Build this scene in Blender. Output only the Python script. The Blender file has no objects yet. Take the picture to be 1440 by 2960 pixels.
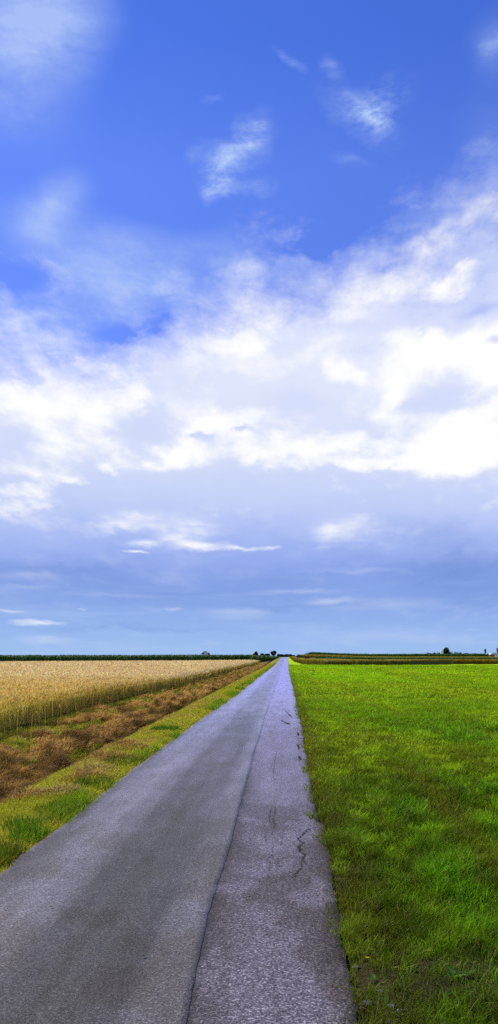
import bpy, bmesh, math, random
import numpy as np
from mathutils import Vector, Matrix, noise as mnoise

R = math.radians
rng = np.random.default_rng(11)
random.seed(11)
scene = bpy.context.scene
scene.view_settings.view_transform = 'Standard'
scene.view_settings.look = 'None'
scene.view_settings.exposure = 0.0
scene.view_settings.gamma = 1.0
COL = scene.collection

# ---------------------------------------------------------------- camera
H = 2.0                                   # eye height above the road
FOC = 2900.0                              # focal length in pixels of the 1440 x 2960 photograph
cam_d = bpy.data.cameras.new('camera')
cam = bpy.data.objects.new('camera', cam_d)
COL.objects.link(cam)
cam.location = (0, 0, H)
cam.rotation_euler = (R(90), 0, 0)
cam_d.sensor_fit = 'VERTICAL'
cam_d.sensor_height = 36
cam_d.lens = 36 * FOC / 2960
cam_d.shift_x = -106 / 2960
cam_d.shift_y = 416 / 2960
cam_d.clip_start = 0.05
cam_d.clip_end = 60000
scene.camera = cam


def lin(c):
    """sRGB 0-255 triple to linear"""
    o = []
    for v in c:
        v = v / 255.0
        o.append(v / 12.92 if v <= 0.04045 else ((v + 0.055) / 1.055) ** 2.4)
    return tuple(o)


# ---------------------------------------------------------------- node helper
class G:
    def __init__(self, tree):
        self.t = tree
        self.n = tree.nodes
        self.l = tree.links

    def new(self, kind, **kw):
        nd = self.n.new(kind)
        for k, v in kw.items():
            setattr(nd, k, v)
        return nd

    def put(self, sock, v):
        if isinstance(v, bpy.types.NodeSocket):
            self.l.new(v, sock)
        elif v is not None:
            if isinstance(v, (tuple, list)) and len(v) == 3 and sock.type == 'RGBA':
                v = (*v, 1.0)
            sock.default_value = v

    def m(self, op, a, b=None, c=None, clamp=False):
        nd = self.new('ShaderNodeMath', operation=op, use_clamp=clamp)
        for i, v in enumerate((a, b, c)):
            if v is not None:
                self.put(nd.inputs[i], v)
        return nd.outputs[0]

    def v(self, op, a, b=None, s=None):
        nd = self.new('ShaderNodeVectorMath', operation=op)
        self.put(nd.inputs[0], a)
        if b is not None:
            self.put(nd.inputs[1], b)
        if s is not None:
            self.put(nd.inputs['Scale'], s)
        return nd.outputs['Value'] if op in ('LENGTH', 'DOT_PRODUCT', 'DISTANCE') else nd.outputs[0]

    def rng(self, x, a, b, c=0.0, d=1.0, smooth=True):
        nd = self.new('ShaderNodeMapRange', interpolation_type='SMOOTHSTEP' if smooth else 'LINEAR')
        nd.clamp = True
        for i, v in enumerate((x, a, b, c, d)):
            self.put(nd.inputs[i], v)
        return nd.outputs[0]

    def mix(self, f, a, b, blend='MIX'):
        nd = self.new('ShaderNodeMix', data_type='RGBA', blend_type=blend)
        nd.clamp_factor = True
        self.put(nd.inputs[0], f)
        self.put(nd.inputs[6], a)
        self.put(nd.inputs[7], b)
        return nd.outputs[2]

    def noise(self, vec, scale, detail=4, rough=0.5, dist=0.0, lac=2.0, out=0):
        nd = self.new('ShaderNodeTexNoise')
        self.put(nd.inputs['Vector'], vec)
        self.put(nd.inputs['Scale'], scale)
        nd.inputs['Detail'].default_value = detail
        nd.inputs['Roughness'].default_value = rough
        nd.inputs['Lacunarity'].default_value = lac
        nd.inputs['Distortion'].default_value = dist
        return nd.outputs[out]

    def ramp(self, x, stops, interp='LINEAR'):
        nd = self.new('ShaderNodeValToRGB')
        nd.color_ramp.interpolation = interp
        els = nd.color_ramp.elements
        while len(els) < len(stops):
            els.new(0.5)
        for e, (p, c) in zip(els, stops):
            e.position = p
        for e, (p, c) in zip(els, stops):
            e.color = (*c, 1) if len(c) == 3 else c
        self.put(nd.inputs[0], x)
        return nd.outputs[0]

    def curve(self, x, pts):
        nd = self.new('ShaderNodeFloatCurve')
        c = nd.mapping.curves[0]
        for p in pts[1:-1]:
            c.points.new(*p)
        c.points[0].location = pts[0]
        c.points[-1].location = pts[-1]
        nd.mapping.update()
        self.put(nd.inputs['Value'], x)
        return nd.outputs[0]

    def xyz(self, x, y, z=0.0):
        nd = self.new('ShaderNodeCombineXYZ')
        for i, v in enumerate((x, y, z)):
            self.put(nd.inputs[i], v)
        return nd.outputs[0]

    def sep(self, v):
        nd = self.new('ShaderNodeSeparateXYZ')
        self.put(nd.inputs[0], v)
        return nd.outputs


# ---------------------------------------------------------------- sun and sky
SUN_AZ, SUN_EL = R(-58), R(50)            # azimuth from +Y (clockwise positive), elevation
sun_dir = Vector((math.sin(SUN_AZ) * math.cos(SUN_EL), math.cos(SUN_AZ) * math.cos(SUN_EL), math.sin(SUN_EL)))
sd = bpy.data.lights.new('sun', 'SUN')
sd.energy = 5.0
sd.angle = R(0.6)
sd.color = (1.0, 0.92, 0.78)
sun = bpy.data.objects.new('sun', sd)
COL.objects.link(sun)
sun.rotation_euler = sun_dir.to_track_quat('Z', 'Y').to_euler()
sun.location = (-40, 20, 60)

world = bpy.data.worlds.new('World')
scene.world = world
world.use_nodes = True
wt = world.node_tree
wt.nodes.clear()
g = G(wt)
STR = 0.1


def sky_xy(x, y):
    """a direction of the sky, given as azimuth and slope"""
    u, v = (x - 719.0) / 2523.0, (1650.0 - y) / 2523.0
    a = math.atan(u)
    return a, v * math.cos(a)


co = g.new('ShaderNodeTexCoord').outputs['Generated']
sx, sy, sz = g.sep(co)
az = g.m('ARCTAN2', sx, sy)
hyp = g.m('SQRT', g.m('ADD', g.m('MULTIPLY', sx, sx), g.m('MULTIPLY', sy, sy)))
vv = g.m('MINIMUM', g.m('DIVIDE', sz, g.m('MAXIMUM', hyp, 0.02)), 4.0)
vpos = g.m('MAXIMUM', vv, 0.0)
inv = g.m('DIVIDE', 1.0, g.m('ADD', vpos, 0.22))
q = g.xyz(g.m('MULTIPLY', az, inv), g.m('MULTIPLY', inv, -0.62), 0.0)      # lies like a cloud sheet overhead

# warped direction used by every cloud shape
w1 = g.noise(q, 3.2, 3, 0.55, out=1)
w2 = g.noise(g.v('ADD', q, (7.3, 1.9, 0)), 12.0, 4, 0.62, out=1)
wv = g.v('ADD', g.v('SCALE', g.v('SUBTRACT', w1, (.5, .5, .5)), s=0.075),
         g.v('SCALE', g.v('SUBTRACT', w2, (.5, .5, .5)), s=0.048))
wsc = g.m('ADD', 0.30, g.m('MULTIPLY', vpos, 2.0), clamp=True)
wx, wy, _ = g.sep(wv)
uvw = g.xyz(g.m('ADD', az, wx), g.m('ADD', vv, g.m('MULTIPLY', wy, wsc)), 0.0)
uvs = g.xyz(g.m('ADD', az, g.m('MULTIPLY', wx, 0.45)), g.m('ADD', vv, g.m('MULTIPLY', g.m('MULTIPLY', wy, wsc), 0.45)), 0.0)
wu, wvv, _ = g.sep(uvw)

fine = g.noise(q, 7.0, 7, 0.6)            # cloud texture
fine2 = g.noise(g.v('ADD', q, (3.1, 5.7, 0)), 2.6, 6, 0.55)
# slanting wisps
rotm = g.new('ShaderNodeMapping')
g.put(rotm.inputs[0], g.xyz(az, vv, 0.0))
rotm.inputs['Rotation'].default_value = (0, 0, R(-38))
rotm.inputs['Scale'].default_value = (9.0, 30.0, 1)
wisp = g.noise(g.v('ADD', rotm.outputs[0], g.v('SCALE', w2, s=1.2)), 1.0, 6, 0.62)


LAST = [None, 0]


def blob(coords, x, y, rx, ry, rot, amp, acc, soft=0.0):
    """one soft ellipse of cloud, placed by direction"""
    a, v = sky_xy(x, y)
    LAST[1] += 1
    if LAST[0] is not None and LAST[1] % 5 == 0:      # chained now and then: keeps the shader's working memory small
        nd = g.new('ShaderNodeVectorMath', operation='MULTIPLY_ADD')
        g.put(nd.inputs[0], LAST[0])
        nd.inputs[1].default_value = (1e-7, 1e-7, 1e-7)
        g.put(nd.inputs[2], coords)
        coords = nd.outputs[0]
        LAST[2:] = [coords]
    fx, fy = 2523.0 / rx, 2523.0 / ry
    if abs(rot) < 12:
        nd = g.new('ShaderNodeVectorMath', operation='MULTIPLY_ADD')
        g.put(nd.inputs[0], coords)
        nd.inputs[1].default_value = (fx, fy, 0)
        nd.inputs[2].default_value = (-a * fx, -v * fy, 0)
        p = nd.outputs[0]
    else:
        mp = g.new('ShaderNodeMapping', vector_type='TEXTURE')
        g.put(mp.inputs['Vector'], coords)
        mp.inputs['Location'].default_value = (a, v, 0)
        mp.inputs['Rotation'].default_value = (0, 0, R(rot))
        mp.inputs['Scale'].default_value = (1 / fx, 1 / fy, 1)
        p = mp.outputs[0]
    f = g.rng(g.v('LENGTH', p), 1.0, soft, 0.0, amp)
    f = f if acc is None else g.m('ADD', acc, f)
    LAST[0] = f
    return f


def blobs(coords, rows, acc=None, soft=0.0):
    for r in rows:
        acc = blob(coords, *r, acc, soft)
    return acc


# clear sky: Nishita, graded towards the deep blue of the photograph
nis = g.new('ShaderNodeTexSky', sky_type='NISHITA')
nis.sun_disc = False
nis.sun_elevation = SUN_EL
nis.sun_rotation = SUN_AZ
nis.air_density = 1.0
nis.dust_density = 0.3
nis.ozone_density = 2.0
TINT = [(0.0, (0.9, 0.9, 1.3)), (0.20, (.64, .74, 1.55)), (0.38, (.60, .76, 1.62)), (0.48, (.62, .80, 1.72)), (0.62, (.44, .69, 1.66)), (1.0, (.42, .68, 1.6))]
tint = g.ramp(vpos, TINT)
clear = g.mix(1.0, nis.outputs[0], tint, 'MULTIPLY')


def pc(c):
    return tuple(v / STR for v in lin(c))


# ---- bank of cloud: upper edge along azimuth
edge = [(-400, 780), (0, 860), (120, 890), (300, 905), (420, 850), (520, 790), (620, 750), (730, 722),
        (830, 690), (880, 675), (950, 660), (1030, 610), (1140, 580), (1253, 560), (1700, 520)]
pts = []
for x, y in edge:
    a, v = sky_xy(x, y)
    pts.append((min(1, max(0, (a + 0.45) / 0.9)), v))
bx = g.m('DIVIDE', g.m('ADD', wu, 0.45), 0.9, clamp=True)
eb = g.curve(bx, pts)
bank_d = g.m('SUBTRACT', eb, wvv)         # positive under the edge
bank_d = g.m('ADD', bank_d, g.m('MULTIPLY', g.m('SUBTRACT', g.m('ADD', g.m('MULTIPLY', fine, .55), g.m('MULTIPLY', wisp, .45)), 0.5), 0.30))
bank = g.rng(bank_d, -0.075, 0.07)

# ---- thin veils and wisps in the blue
veil = blobs(uvs, [
    (60, 90, 330, 230, 62, 1.0), (40, 260, 230, 200, 0, 0.35), (180, 40, 150, 170, 0, .45), (60, 30, 260, 180, 0, .65), (130, 110, 190, 120, 50, .4),
    (1250, 120, 90, 130, 0, 0.40), (1240, 400, 120, 260, 0, .18),
    (230, 660, 360, 150, -18, 0.75), (430, 700, 300, 150, 0, 0.70), (140, 520, 140, 90, 50, 0.85), (330, 610, 240, 70, -8, .45), (90, 560, 130, 90, 0, .35), (560, 610, 150, 70, 10, .40),
    (90, 800, 300, 120, 0, 0.80), (720, 680, 150, 90, 0, .5), (200, 840, 180, 110, 0, .6), (330, 730, 240, 120, 0, .5), (600, 660, 120, 70, 0, .4),
    (1060, 555, 120, 60, 20, .5), (930, 640, 100, 60, 30, .45),
], soft=-0.25)
veil = g.m('MULTIPLY', veil, g.rng(g.m('ADD', g.m('MULTIPLY', fine, .5), g.m('MULTIPLY', wisp, .5)), .30, .66, 0.22, 1.25, False))
wisf = g.noise(g.v('ADD', rotm.outputs[0], g.v('SCALE', w1, s=2.5)), 2.6, 5, 0.68)
wis = blobs(uvw, [
    (590, 385, 150, 78, 52, 1.1), (560, 455, 75, 38, 24, 0.75), (640, 345, 60, 40, 30, .4), (640, 450, 70, 30, 10, .35),
    (900, 275, 170, 74, -36, 0.8), (950, 255, 130, 95, 20, 0.6), (960, 310, 70, 30, 0, .45), (720, 155, 65, 22, -25, 0.45), (815, 150, 50, 36, -40, 0.4),
    (520, 240, 40, 18, 20, .35), (870, 390, 80, 24, -15, .25), (1240, 140, 40, 60, -30, .4), (500, 370, 50, 30, 20, .25),
], soft=-0.1)
wis = g.m('MULTIPLY', wis, g.rng(g.m('ADD', g.m('MULTIPLY', wisp, 0.45), g.m('MULTIPLY', wisf, 0.55)), .38, .66, 0.0, 1.35, False))
hole = blobs(uvs, [(320, 845, 130, 50, 10, 0.35), (55, 700, 110, 50, -10, .35), (1235, 853, 40, 14, 0, .45), (1210, 775, 110, 24, 0, .35), (400, 830, 60, 90, 0, .5), (820, 610, 160, 60, 0, .5)])
thin = g.m('SUBTRACT', g.m('ADD', veil, wis), g.m('MULTIPLY', hole, 0.8))
thin = g.m('MULTIPLY', thin, 1.0, clamp=True)
thick = g.m('SUBTRACT', bank, g.m('MULTIPLY', hole, 0.75), clamp=True)

# ---- colour of the bank from horizon to top
gv = g.m('MULTIPLY', g.m('ADD', vv, g.m('MULTIPLY', wy, g.m('MULTIPLY', wsc, 0.55))), 1.0)
def rv(y):
    return max(0.0, (1650 - y) / 2523.0)
base = g.ramp(gv, [(rv(1650), pc((158, 192, 238))), (rv(1590), pc((152, 184, 239))), (rv(1510), pc((137, 167, 231))), (rv(1430), pc((142, 168, 235))),
                   (rv(1360), pc((166, 186, 243))), (rv(1290), pc((190, 204, 247))), (rv(1180), pc((210, 220, 250))), (rv(1050), pc((219, 227, 252))),
                   (rv(900), pc((226, 232, 253))), (rv(700), pc((205, 215, 252))), (0.6, pc((195, 208, 250)))])

# ---- bright crowns
lit = blobs(uvw, [
    (170, 960, 260, 110, 4, 1.0), (60, 1010, 200, 90, 0, .7), (330, 1000, 130, 50, 0, .5), (120, 1120, 190, 120, 0, .65), (150, 1215, 90, 34, 0, .6),
    (1120, 855, 190, 66, 3, 1.15), (1220, 920, 110, 70, 0, 1.1), (1130, 705, 120, 42, 14, .95), (1190, 550, 90, 55, 30, .55), (1250, 560, 70, 60, 0, .6),
    (560, 860, 150, 56, 5, .9), (640, 800, 110, 45, 0, .65), (890, 915, 80, 45, 0, .7), (990, 990, 45, 90, -15, .75), (1010, 1060, 70, 50, 0, .55),
    (700, 1120, 230, 60, 0, .75), (540, 1075, 120, 46, 0, .85), (450, 1140, 130, 50, 10, .6), (640, 1050, 100, 40, 0, .5),
    (1110, 1140, 260, 80, 0, 1.15), (1200, 1090, 170, 110, 0, 1.0), (900, 1170, 200, 26, 0, .85), (900, 1120, 160, 40, 0, .55), (830, 900, 260, 60, 10, .35),
    (700, 760, 110, 60, 0, .5), (970, 720, 110, 60, 20, .45), (110, 875, 70, 46, 0, .75), (1050, 620, 120, 60, 25, .4),
 (640, 930, 140, 50, 0, .4),
    (60, 1250, 110, 44, 0, .95), (40, 1290, 110, 20, 0, .7), (290, 1190, 48, 32, 10, .85), (380, 1160, 40, 22, 0, .5),
], soft=0.05)
fdet = g.m('MULTIPLY', g.m('SUBTRACT', fine, 0.5), 2.7)
lit = g.m('MULTIPLY', lit, 0.82)
lit = g.m('ADD', lit, fdet)
lit = g.m('ADD', lit, g.m('MULTIPLY', g.m('SUBTRACT', fine2, 0.5), 1.7))
lit = g.m('MULTIPLY_ADD', g.rng(gv, 0.105, 0.21), 0.22, g.m('SUBTRACT', lit, 0.22))
shade = blobs(uvw, [
    (640, 1220, 330, 90, 0, .55), (1060, 985, 130, 70, 0, .55), (1150, 1010, 100, 60, 0, .4), (350, 1075, 140, 70, 0, .6), (40, 1120, 130, 90, 0, .35),
    (510, 1100, 50, 20, 5, .7), (600, 1078, 50, 15, 0, .7), (760, 1010, 160, 60, 0, .45), (900, 820, 140, 40, 10, .3), (1060, 790, 120, 34, 0, .4), (1200, 760, 100, 40, 0, .4),
    (760, 1280, 400, 60, 0, .3), (700, 880, 120, 40, 0, .2), (480, 960, 140, 50, 0, .3),
])
litf = g.rng(g.m('SUBTRACT', lit, shade), -0.22, 0.74)
stripe0 = g.noise(g.xyz(g.m('MULTIPLY', az, 14.0), g.m('MULTIPLY', vv, 110.0), 0), 1.0, 4, .6)
low = blobs(uvw, [(860, 1350, 150, 62, 0, .75), (400, 1330, 240, 50, 0, .55), (280, 1335, 90, 24, 8, .6), (480, 1345, 140, 34, 0, .4), (350, 1310, 60, 22, 0, .3)])
low = g.m('MULTIPLY', low, g.rng(fine, .34, .60, 0.35, 1.25, False))
low = blobs(uvs, [
    (500, 1377, 110, 17, 3, 1.2), (360, 1372, 60, 14, 0, .9), (610, 1384, 110, 8, 0, 1.1), (340, 1390, 40, 5, 0, .9), (690, 1382, 30, 6, 0, .8), (450, 1362, 100, 18, 8, .6),
    (100, 1563, 75, 12, 0, 1.0), (30, 1540, 50, 5, 0, .8), (430, 1533, 34, 8, 0, .4), (110, 1610, 90, 20, 0, .3), (590, 1545, 120, 22, 0, .26), (830, 1515, 110, 14, 0, .36), (1000, 1520, 160, 20, 0, .2), (900, 1440, 200, 10, 0, .16), (760, 1490, 160, 8, 0, .2), (300, 1500, 220, 9, 0, .14),
    (60, 1450, 120, 18, 0, .2), (200, 1533, 12, 4, 0, .4), (1190, 1580, 22, 4, 0, .25), (960, 1600, 420, 30, 0, .12), (60, 1480, 120, 10, 0, .18),
], low, soft=-0.1)
low = g.m('MULTIPLY', low, g.rng(stripe0, .36, .60, 0.55, 1.05, False), clamp=True)
dk = blobs(uvw, [(150, 1440, 400, 60, 0, .45), (1190, 1450, 360, 90, 0, .8), (1150, 1400, 200, 60, 0, .3), (700, 1470, 300, 50, 0, .3), (400, 1490, 360, 40, 0, .35), (650, 1530, 500, 16, 0, .3), (350, 1580, 400, 14, 0, .25),
                 (1100, 1345, 200, 50, 0, .25)])
base = g.mix(g.m('MULTIPLY', dk, g.rng(fine2, .3, .65, .65, 1.25)), base, pc((116, 147, 216)))
base = g.mix(g.rng(shade, 0.0, .75, 0, .55), base, pc((199, 211, 248)))
litf = g.m('MULTIPLY', litf, g.rng(gv, rv(1400), rv(1230), 0.12, 1.0))
cloud = g.mix(litf, base, pc((255, 255, 255)))
cloud = g.mix(low, cloud, pc((244, 247, 255)))
stripe = g.noise(g.xyz(g.m('MULTIPLY', az, 5.0), g.m('MULTIPLY', vv, 60.0), 0), 1.0, 4, .55)
cloud = g.mix(g.m('MULTIPLY', g.rng(vv, .10, .03), g.rng(stripe, .48, .72, 0, .5)), cloud, pc((176, 200, 240)))

veilcol = g.mix(wis, pc((176, 200, 250)), pc((190, 214, 252)))
sky = g.mix(g.m('MULTIPLY', thin, 0.85), clear, veilcol)
sky = g.mix(thick, sky, cloud)
bgn = g.new('ShaderNodeBackground')
g.put(bgn.inputs['Color'], sky)
bgn.inputs['Strength'].default_value = STR
g.l.new(bgn.outputs[0], g.new('ShaderNodeOutputWorld').inputs[0])
cy = scene.cycles
cy.use_denoising = False
cy.max_bounces = 5
cy.diffuse_bounces = 2
cy.glossy_bounces = 2
cy.transmission_bounces = 2
cy.transparent_max_bounces = 4
cy.use_adaptive_sampling = True
cy.adaptive_threshold = 0.02
cy.adaptive_min_samples = 8
world.cycles.sampling_method = 'MANUAL'
world.cycles.sample_map_resolution = 512

# ================================================================ GEOMETRY
# ---------------------------------------------------------------- numpy noise
_T = np.random.default_rng(5).random((256, 256))


def vnoise(x, y):
    x = np.asarray(x, float); y = np.asarray(y, float)
    xi = np.floor(x).astype(int); yi = np.floor(y).astype(int)
    fx = x - xi; fy = y - yi
    fx = fx * fx * (3 - 2 * fx); fy = fy * fy * (3 - 2 * fy)
    a = _T[xi & 255, yi & 255]; b = _T[(xi + 1) & 255, yi & 255]
    c = _T[xi & 255, (yi + 1) & 255]; d = _T[(xi + 1) & 255, (yi + 1) & 255]
    return (a * (1 - fx) + b * fx) * (1 - fy) + (c * (1 - fx) + d * fx) * fy


def fbm(x, y, o=4, seed=0.0):
    s = 0; a = .5; t = 0
    x = np.asarray(x, float) + seed * 17.3; y = np.asarray(y, float) + seed * 9.1
    for _ in range(o):
        s = s + a * vnoise(x, y); t += a
        a *= .5; x = x * 2.03 + 11.7; y = y * 2.03 + 5.3
    return s / t


def sstep(x, a, b):
    t = np.clip((np.asarray(x, float) - a) / (b - a), 0, 1)
    return t * t * (3 - 2 * t)


# ---------------------------------------------------------------- ground shape and road line
_RY = np.array([-60, 0, 5.6, 6.4, 8, 9.6, 10.9, 12.2, 14.2, 20.8, 32, 74, 132, 300, 580, 700, 30000.])
_RX = np.array([.40, .40, .40, .39, .41, .43, .455, .41, .395, .41, .46, .475, .475, .8, 1.1, 1.2, 1.2])
_LY = np.array([-60, 0, 9.2, 12, 16, 22, 31, 51, 104, 300, 580, 700, 30000.])
_LX = np.array([-2.62, -2.62, -2.62, -2.63, -2.68, -2.7, -2.66, -2.5, -2.5, -2.3, -2.2, -2.1, -2.1])
_SY = np.array([-60, 0, 5.5, 8.4, 10, 14.4, 20, 33.6, 60, 150, 600, 30000.])
_SX = np.array([-.53, -.53, -.55, -.60, -.59, -.60, -.63, -.665, -.66, -.62, -.3, -.3])


def road_r(y):
    y = np.asarray(y, float)
    return np.interp(y, _RY, _RX) + (fbm(y * 1.7, y * 0 + 3.1, 4) - .5) * .085 + (fbm(y * 9, y * 0 + 8.1, 2) - .5) * .022


def road_l(y):
    y = np.asarray(y, float)
    return np.interp(y, _LY, _LX) + (fbm(y * 1.3, y * 0 + 13.1, 4) - .5) * .09 + (fbm(y * 8, y * 0 + 21.1, 2) - .5) * .03


def seam(y):
    y = np.asarray(y, float)
    return np.interp(y, _SY, _SX) + (fbm(y * .8, y * 0 + 33.1, 4) - .5) * .05 + (fbm(y * 6, y * 0 + 41.1, 3) - .5) * .018


def rise(x, y):
    """the lane climbs gently to a low crest far away"""
    r = sstep(y, 180, 560) * 1.25 * (1 - sstep(y, 640, 900))
    return r * (1 - sstep(np.abs(x), 9, 30))


def zfun(x, y):
    x = np.asarray(x, float); y = np.asarray(y, float)
    bump = (fbm(x * 1.1, y * 1.1, 3, 2) - .5) * .08
    xl = np.interp(x, [-9.0, -7.2, -6.4, -5.5, -4.95, -4.7, -4.45, -4.0, -3.7, -3.1, -2.75, -2.6],
                   [0.02, -.02, -.10, -.27, -.44, -.50, -.40, -.10, -.02, .01, -.01, -.05])
    onroad = (x > np.interp(y, _LY, _LX)) & (x < np.interp(y, _RY, _RX))
    z = np.where(x < -1, xl, -.022 + sstep(x, .42, .7) * .012)
    bank = np.exp(-((x + 5.3) / .75) ** 2) * (fbm(x * 1.6, y * .9, 3, 7) - .42) * .30 + np.exp(-((x + 6.3) / .7) ** 2) * (fbm(x * 1.3, y * .8, 3, 9) - .45) * .22 + np.exp(-((x + 5.6) / .95) ** 4) * np.maximum(fbm(x * 2.6, y * .9, 3, 27) - .46, 0) * .32
    near = 1 - sstep(y, 200, 300)
    z = np.where(onroad, -.05, z + np.where(np.abs(x) < 60, bump, 0) * np.where(x < 0, .7, 1.0) + np.where(x < -3.6, bank, 0))
    z = z * np.where((x < -2.6), .25 + .75 * near, 1)
    return z + rise(x, y)


# ---------------------------------------------------------------- mesh soup
class Soup:
    def __init__(self):
        self.v, self.f, self.c, self.n = [], [], [], 0

    def add(self, verts, quads, cols):
        verts = np.asarray(verts, float).reshape(-1, 3)
        self.v.append(verts); self.f.append(np.asarray(quads, int).reshape(-1, 4) + self.n)
        cols = np.asarray(cols, float)
        if cols.ndim == 1:
            cols = np.tile(cols, (len(verts), 1))
        self.c.append(cols); self.n += len(verts)

    def grid(self, P, cols, flip=False):
        """P: (rows, cols, 3)"""
        r, c = P.shape[:2]
        i = np.arange(r * c).reshape(r, c)
        q = np.stack([i[:-1, :-1], i[:-1, 1:], i[1:, 1:], i[1:, :-1]], -1).reshape(-1, 4)
        if flip:
            q = q[:, ::-1]
        self.add(P.reshape(-1, 3), q, cols)

    def blades(self, p, h, w, head, lean_dir, lean, col, base_dark=.72, tip=.18, z_sink=.01, sag=.55):
        """p (N,3), everything else (N,); lean = sideways reach as a share of h"""
        n = len(p)
        if n == 0:
            return
        wv = np.stack([np.cos(head), np.sin(head), np.zeros(n)], 1) * (w * .5)[:, None]
        dv = np.stack([np.cos(lean_dir), np.sin(lean_dir), np.zeros(n)], 1) * (h * lean)[:, None]
        up = np.zeros((n, 3)); up[:, 2] = h
        p0 = p - np.array([0, 0, z_sink])
        rise_ = np.sqrt(np.clip(1 - (lean * .75) ** 2, .03, 1))[:, None]
        m = p + up * sag * rise_ ** .5 + dv * .30
        t = p + up * rise_ + dv
        V = np.stack([p0 - wv, p0 + wv, m - wv * .85, m + wv * .85, t - wv * tip, t + wv * tip], 1)
        b = (np.arange(n) * 6)[:, None]
        Q = np.stack([b + [0, 1, 3, 2], b + [2, 3, 5, 4]], 1)
        C = np.stack([col * base_dark, col * base_dark, col * .95, col * .95, col * 1.08, col * 1.08], 1)  # blade foot darkened in the colour in place of occlusion
        self.add(V.reshape(-1, 3), Q.reshape(-1, 4), C.reshape(-1, 3))

    def build(self, name, mat, parent=None, smooth=False):
        v = np.concatenate(self.v); f = np.concatenate(self.f); c = np.concatenate(self.c)
        me = bpy.data.meshes.new(name)
        me.vertices.add(len(v)); me.vertices.foreach_set('co', v.astype(np.float32).ravel())
        me.loops.add(f.size); me.loops.foreach_set('vertex_index', f.astype(np.int32).ravel())
        me.polygons.add(len(f)); me.polygons.foreach_set('loop_start', np.arange(0, f.size, 4, dtype=np.int32))
        me.polygons.foreach_set('use_smooth', np.full(len(f), smooth, dtype=bool))
        at = me.color_attributes.new('tint', 'FLOAT_COLOR', 'POINT')
        at.data.foreach_set('color', np.concatenate([np.clip(c, 0, 1), np.ones((len(c), 1))], 1).astype(np.float32).ravel())
        me.update(calc_edges=True)
        me.materials.append(mat)
        o = bpy.data.objects.new(name, me)
        COL.objects.link(o)
        if parent is not None:
            o.parent = parent
        return o


def tag(o, label=None, cat=None, group=None, kind=None):
    if label: o['label'] = label
    if cat: o['category'] = cat
    if group: o['group'] = group
    if kind: o['kind'] = kind
    return o


def empty(name, loc, rz=0.0, label=None, cat=None, group=None):
    o = bpy.data.objects.new(name, None)
    COL.objects.link(o)
    o.location = loc; o.rotation_euler = (0, 0, rz)
    o.empty_display_size = .2
    return tag(o, label, cat, group)


def px(x, y, z=0.0):
    """a ground point seen at photograph pixel x, y"""
    Y = (H - z) * FOC / (y - 1896.0)
    return (x - 826.0) * Y / FOC, Y


# ---------------------------------------------------------------- materials
def new_mat(name):
    m = bpy.data.materials.new(name)
    m.use_nodes = True
    m.node_tree.nodes.clear()
    return m, G(m.node_tree)


def out(gr, sh, disp=None):
    o = gr.new('ShaderNodeOutputMaterial')
    gr.l.new(sh, o.inputs[0])


def leaf_mat(name, transl=.3, rough=.6, spec=.2, nscale=3.0, namp=.35):
    m, gr = new_mat(name)
    at = gr.new('ShaderNodeVertexColor', layer_name='tint').outputs[0]
    pos = gr.new('ShaderNodeTexCoord').outputs['Object']
    nz = gr.noise(pos, nscale, 3, .6)
    col = gr.mix(1.0, at, gr.ramp(nz, [(.25, (1 - namp,) * 3), (.75, (1 + namp * .6,) * 3)]), 'MULTIPLY')
    p = gr.new('ShaderNodeBsdfPrincipled')
    gr.put(p.inputs['Base Color'], col)
    p.inputs['Roughness'].default_value = rough
    p.inputs['Specular IOR Level'].default_value = spec
    t = gr.new('ShaderNodeBsdfTranslucent')
    gr.put(t.inputs[0], gr.mix(1.0, col, (1.0, 1.0, .55), 'MULTIPLY'))
    mx = gr.new('ShaderNodeMixShader')
    mx.inputs[0].default_value = transl
    gr.l.new(p.outputs[0], mx.inputs[1]); gr.l.new(t.outputs[0], mx.inputs[2])
    out(gr, mx.outputs[0])
    return m


M_GRASS = leaf_mat('grass_blades', .36, .7, .06)
M_HAY = leaf_mat('cut_hay', .3, .8, .1)
M_WHEAT = leaf_mat('ripe_wheat', .36, .7, .2, 1.2, .25)
M_CORN = leaf_mat('maize_leaves', .2, .55, .3, .35, .4)
M_TREE = leaf_mat('tree_leaves', .18, .7, .15, .6, .4)


def plain(name, col, rough=.8, nscale=8, namp=.3, bump=.3, spec=.3):
    m, gr = new_mat(name)
    pos = gr.new('ShaderNodeTexCoord').outputs['Object']
    nz = gr.noise(pos, nscale, 5, .6)
    c = gr.mix(1.0, col, gr.ramp(nz, [(.25, (1 - namp,) * 3), (.75, (1 + namp,) * 3)]), 'MULTIPLY')
    p = gr.new('ShaderNodeBsdfPrincipled')
    gr.put(p.inputs['Base Color'], c)
    p.inputs['Roughness'].default_value = rough
    p.inputs['Specular IOR Level'].default_value = spec
    b = gr.new('ShaderNodeBump')
    b.inputs['Strength'].default_value = bump
    gr.put(b.inputs['Height'], nz)
    gr.l.new(b.outputs[0], p.inputs['Normal'])
    out(gr, p.outputs[0])
    return m


M_BARK = plain('bark', (.07, .055, .045))

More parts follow.
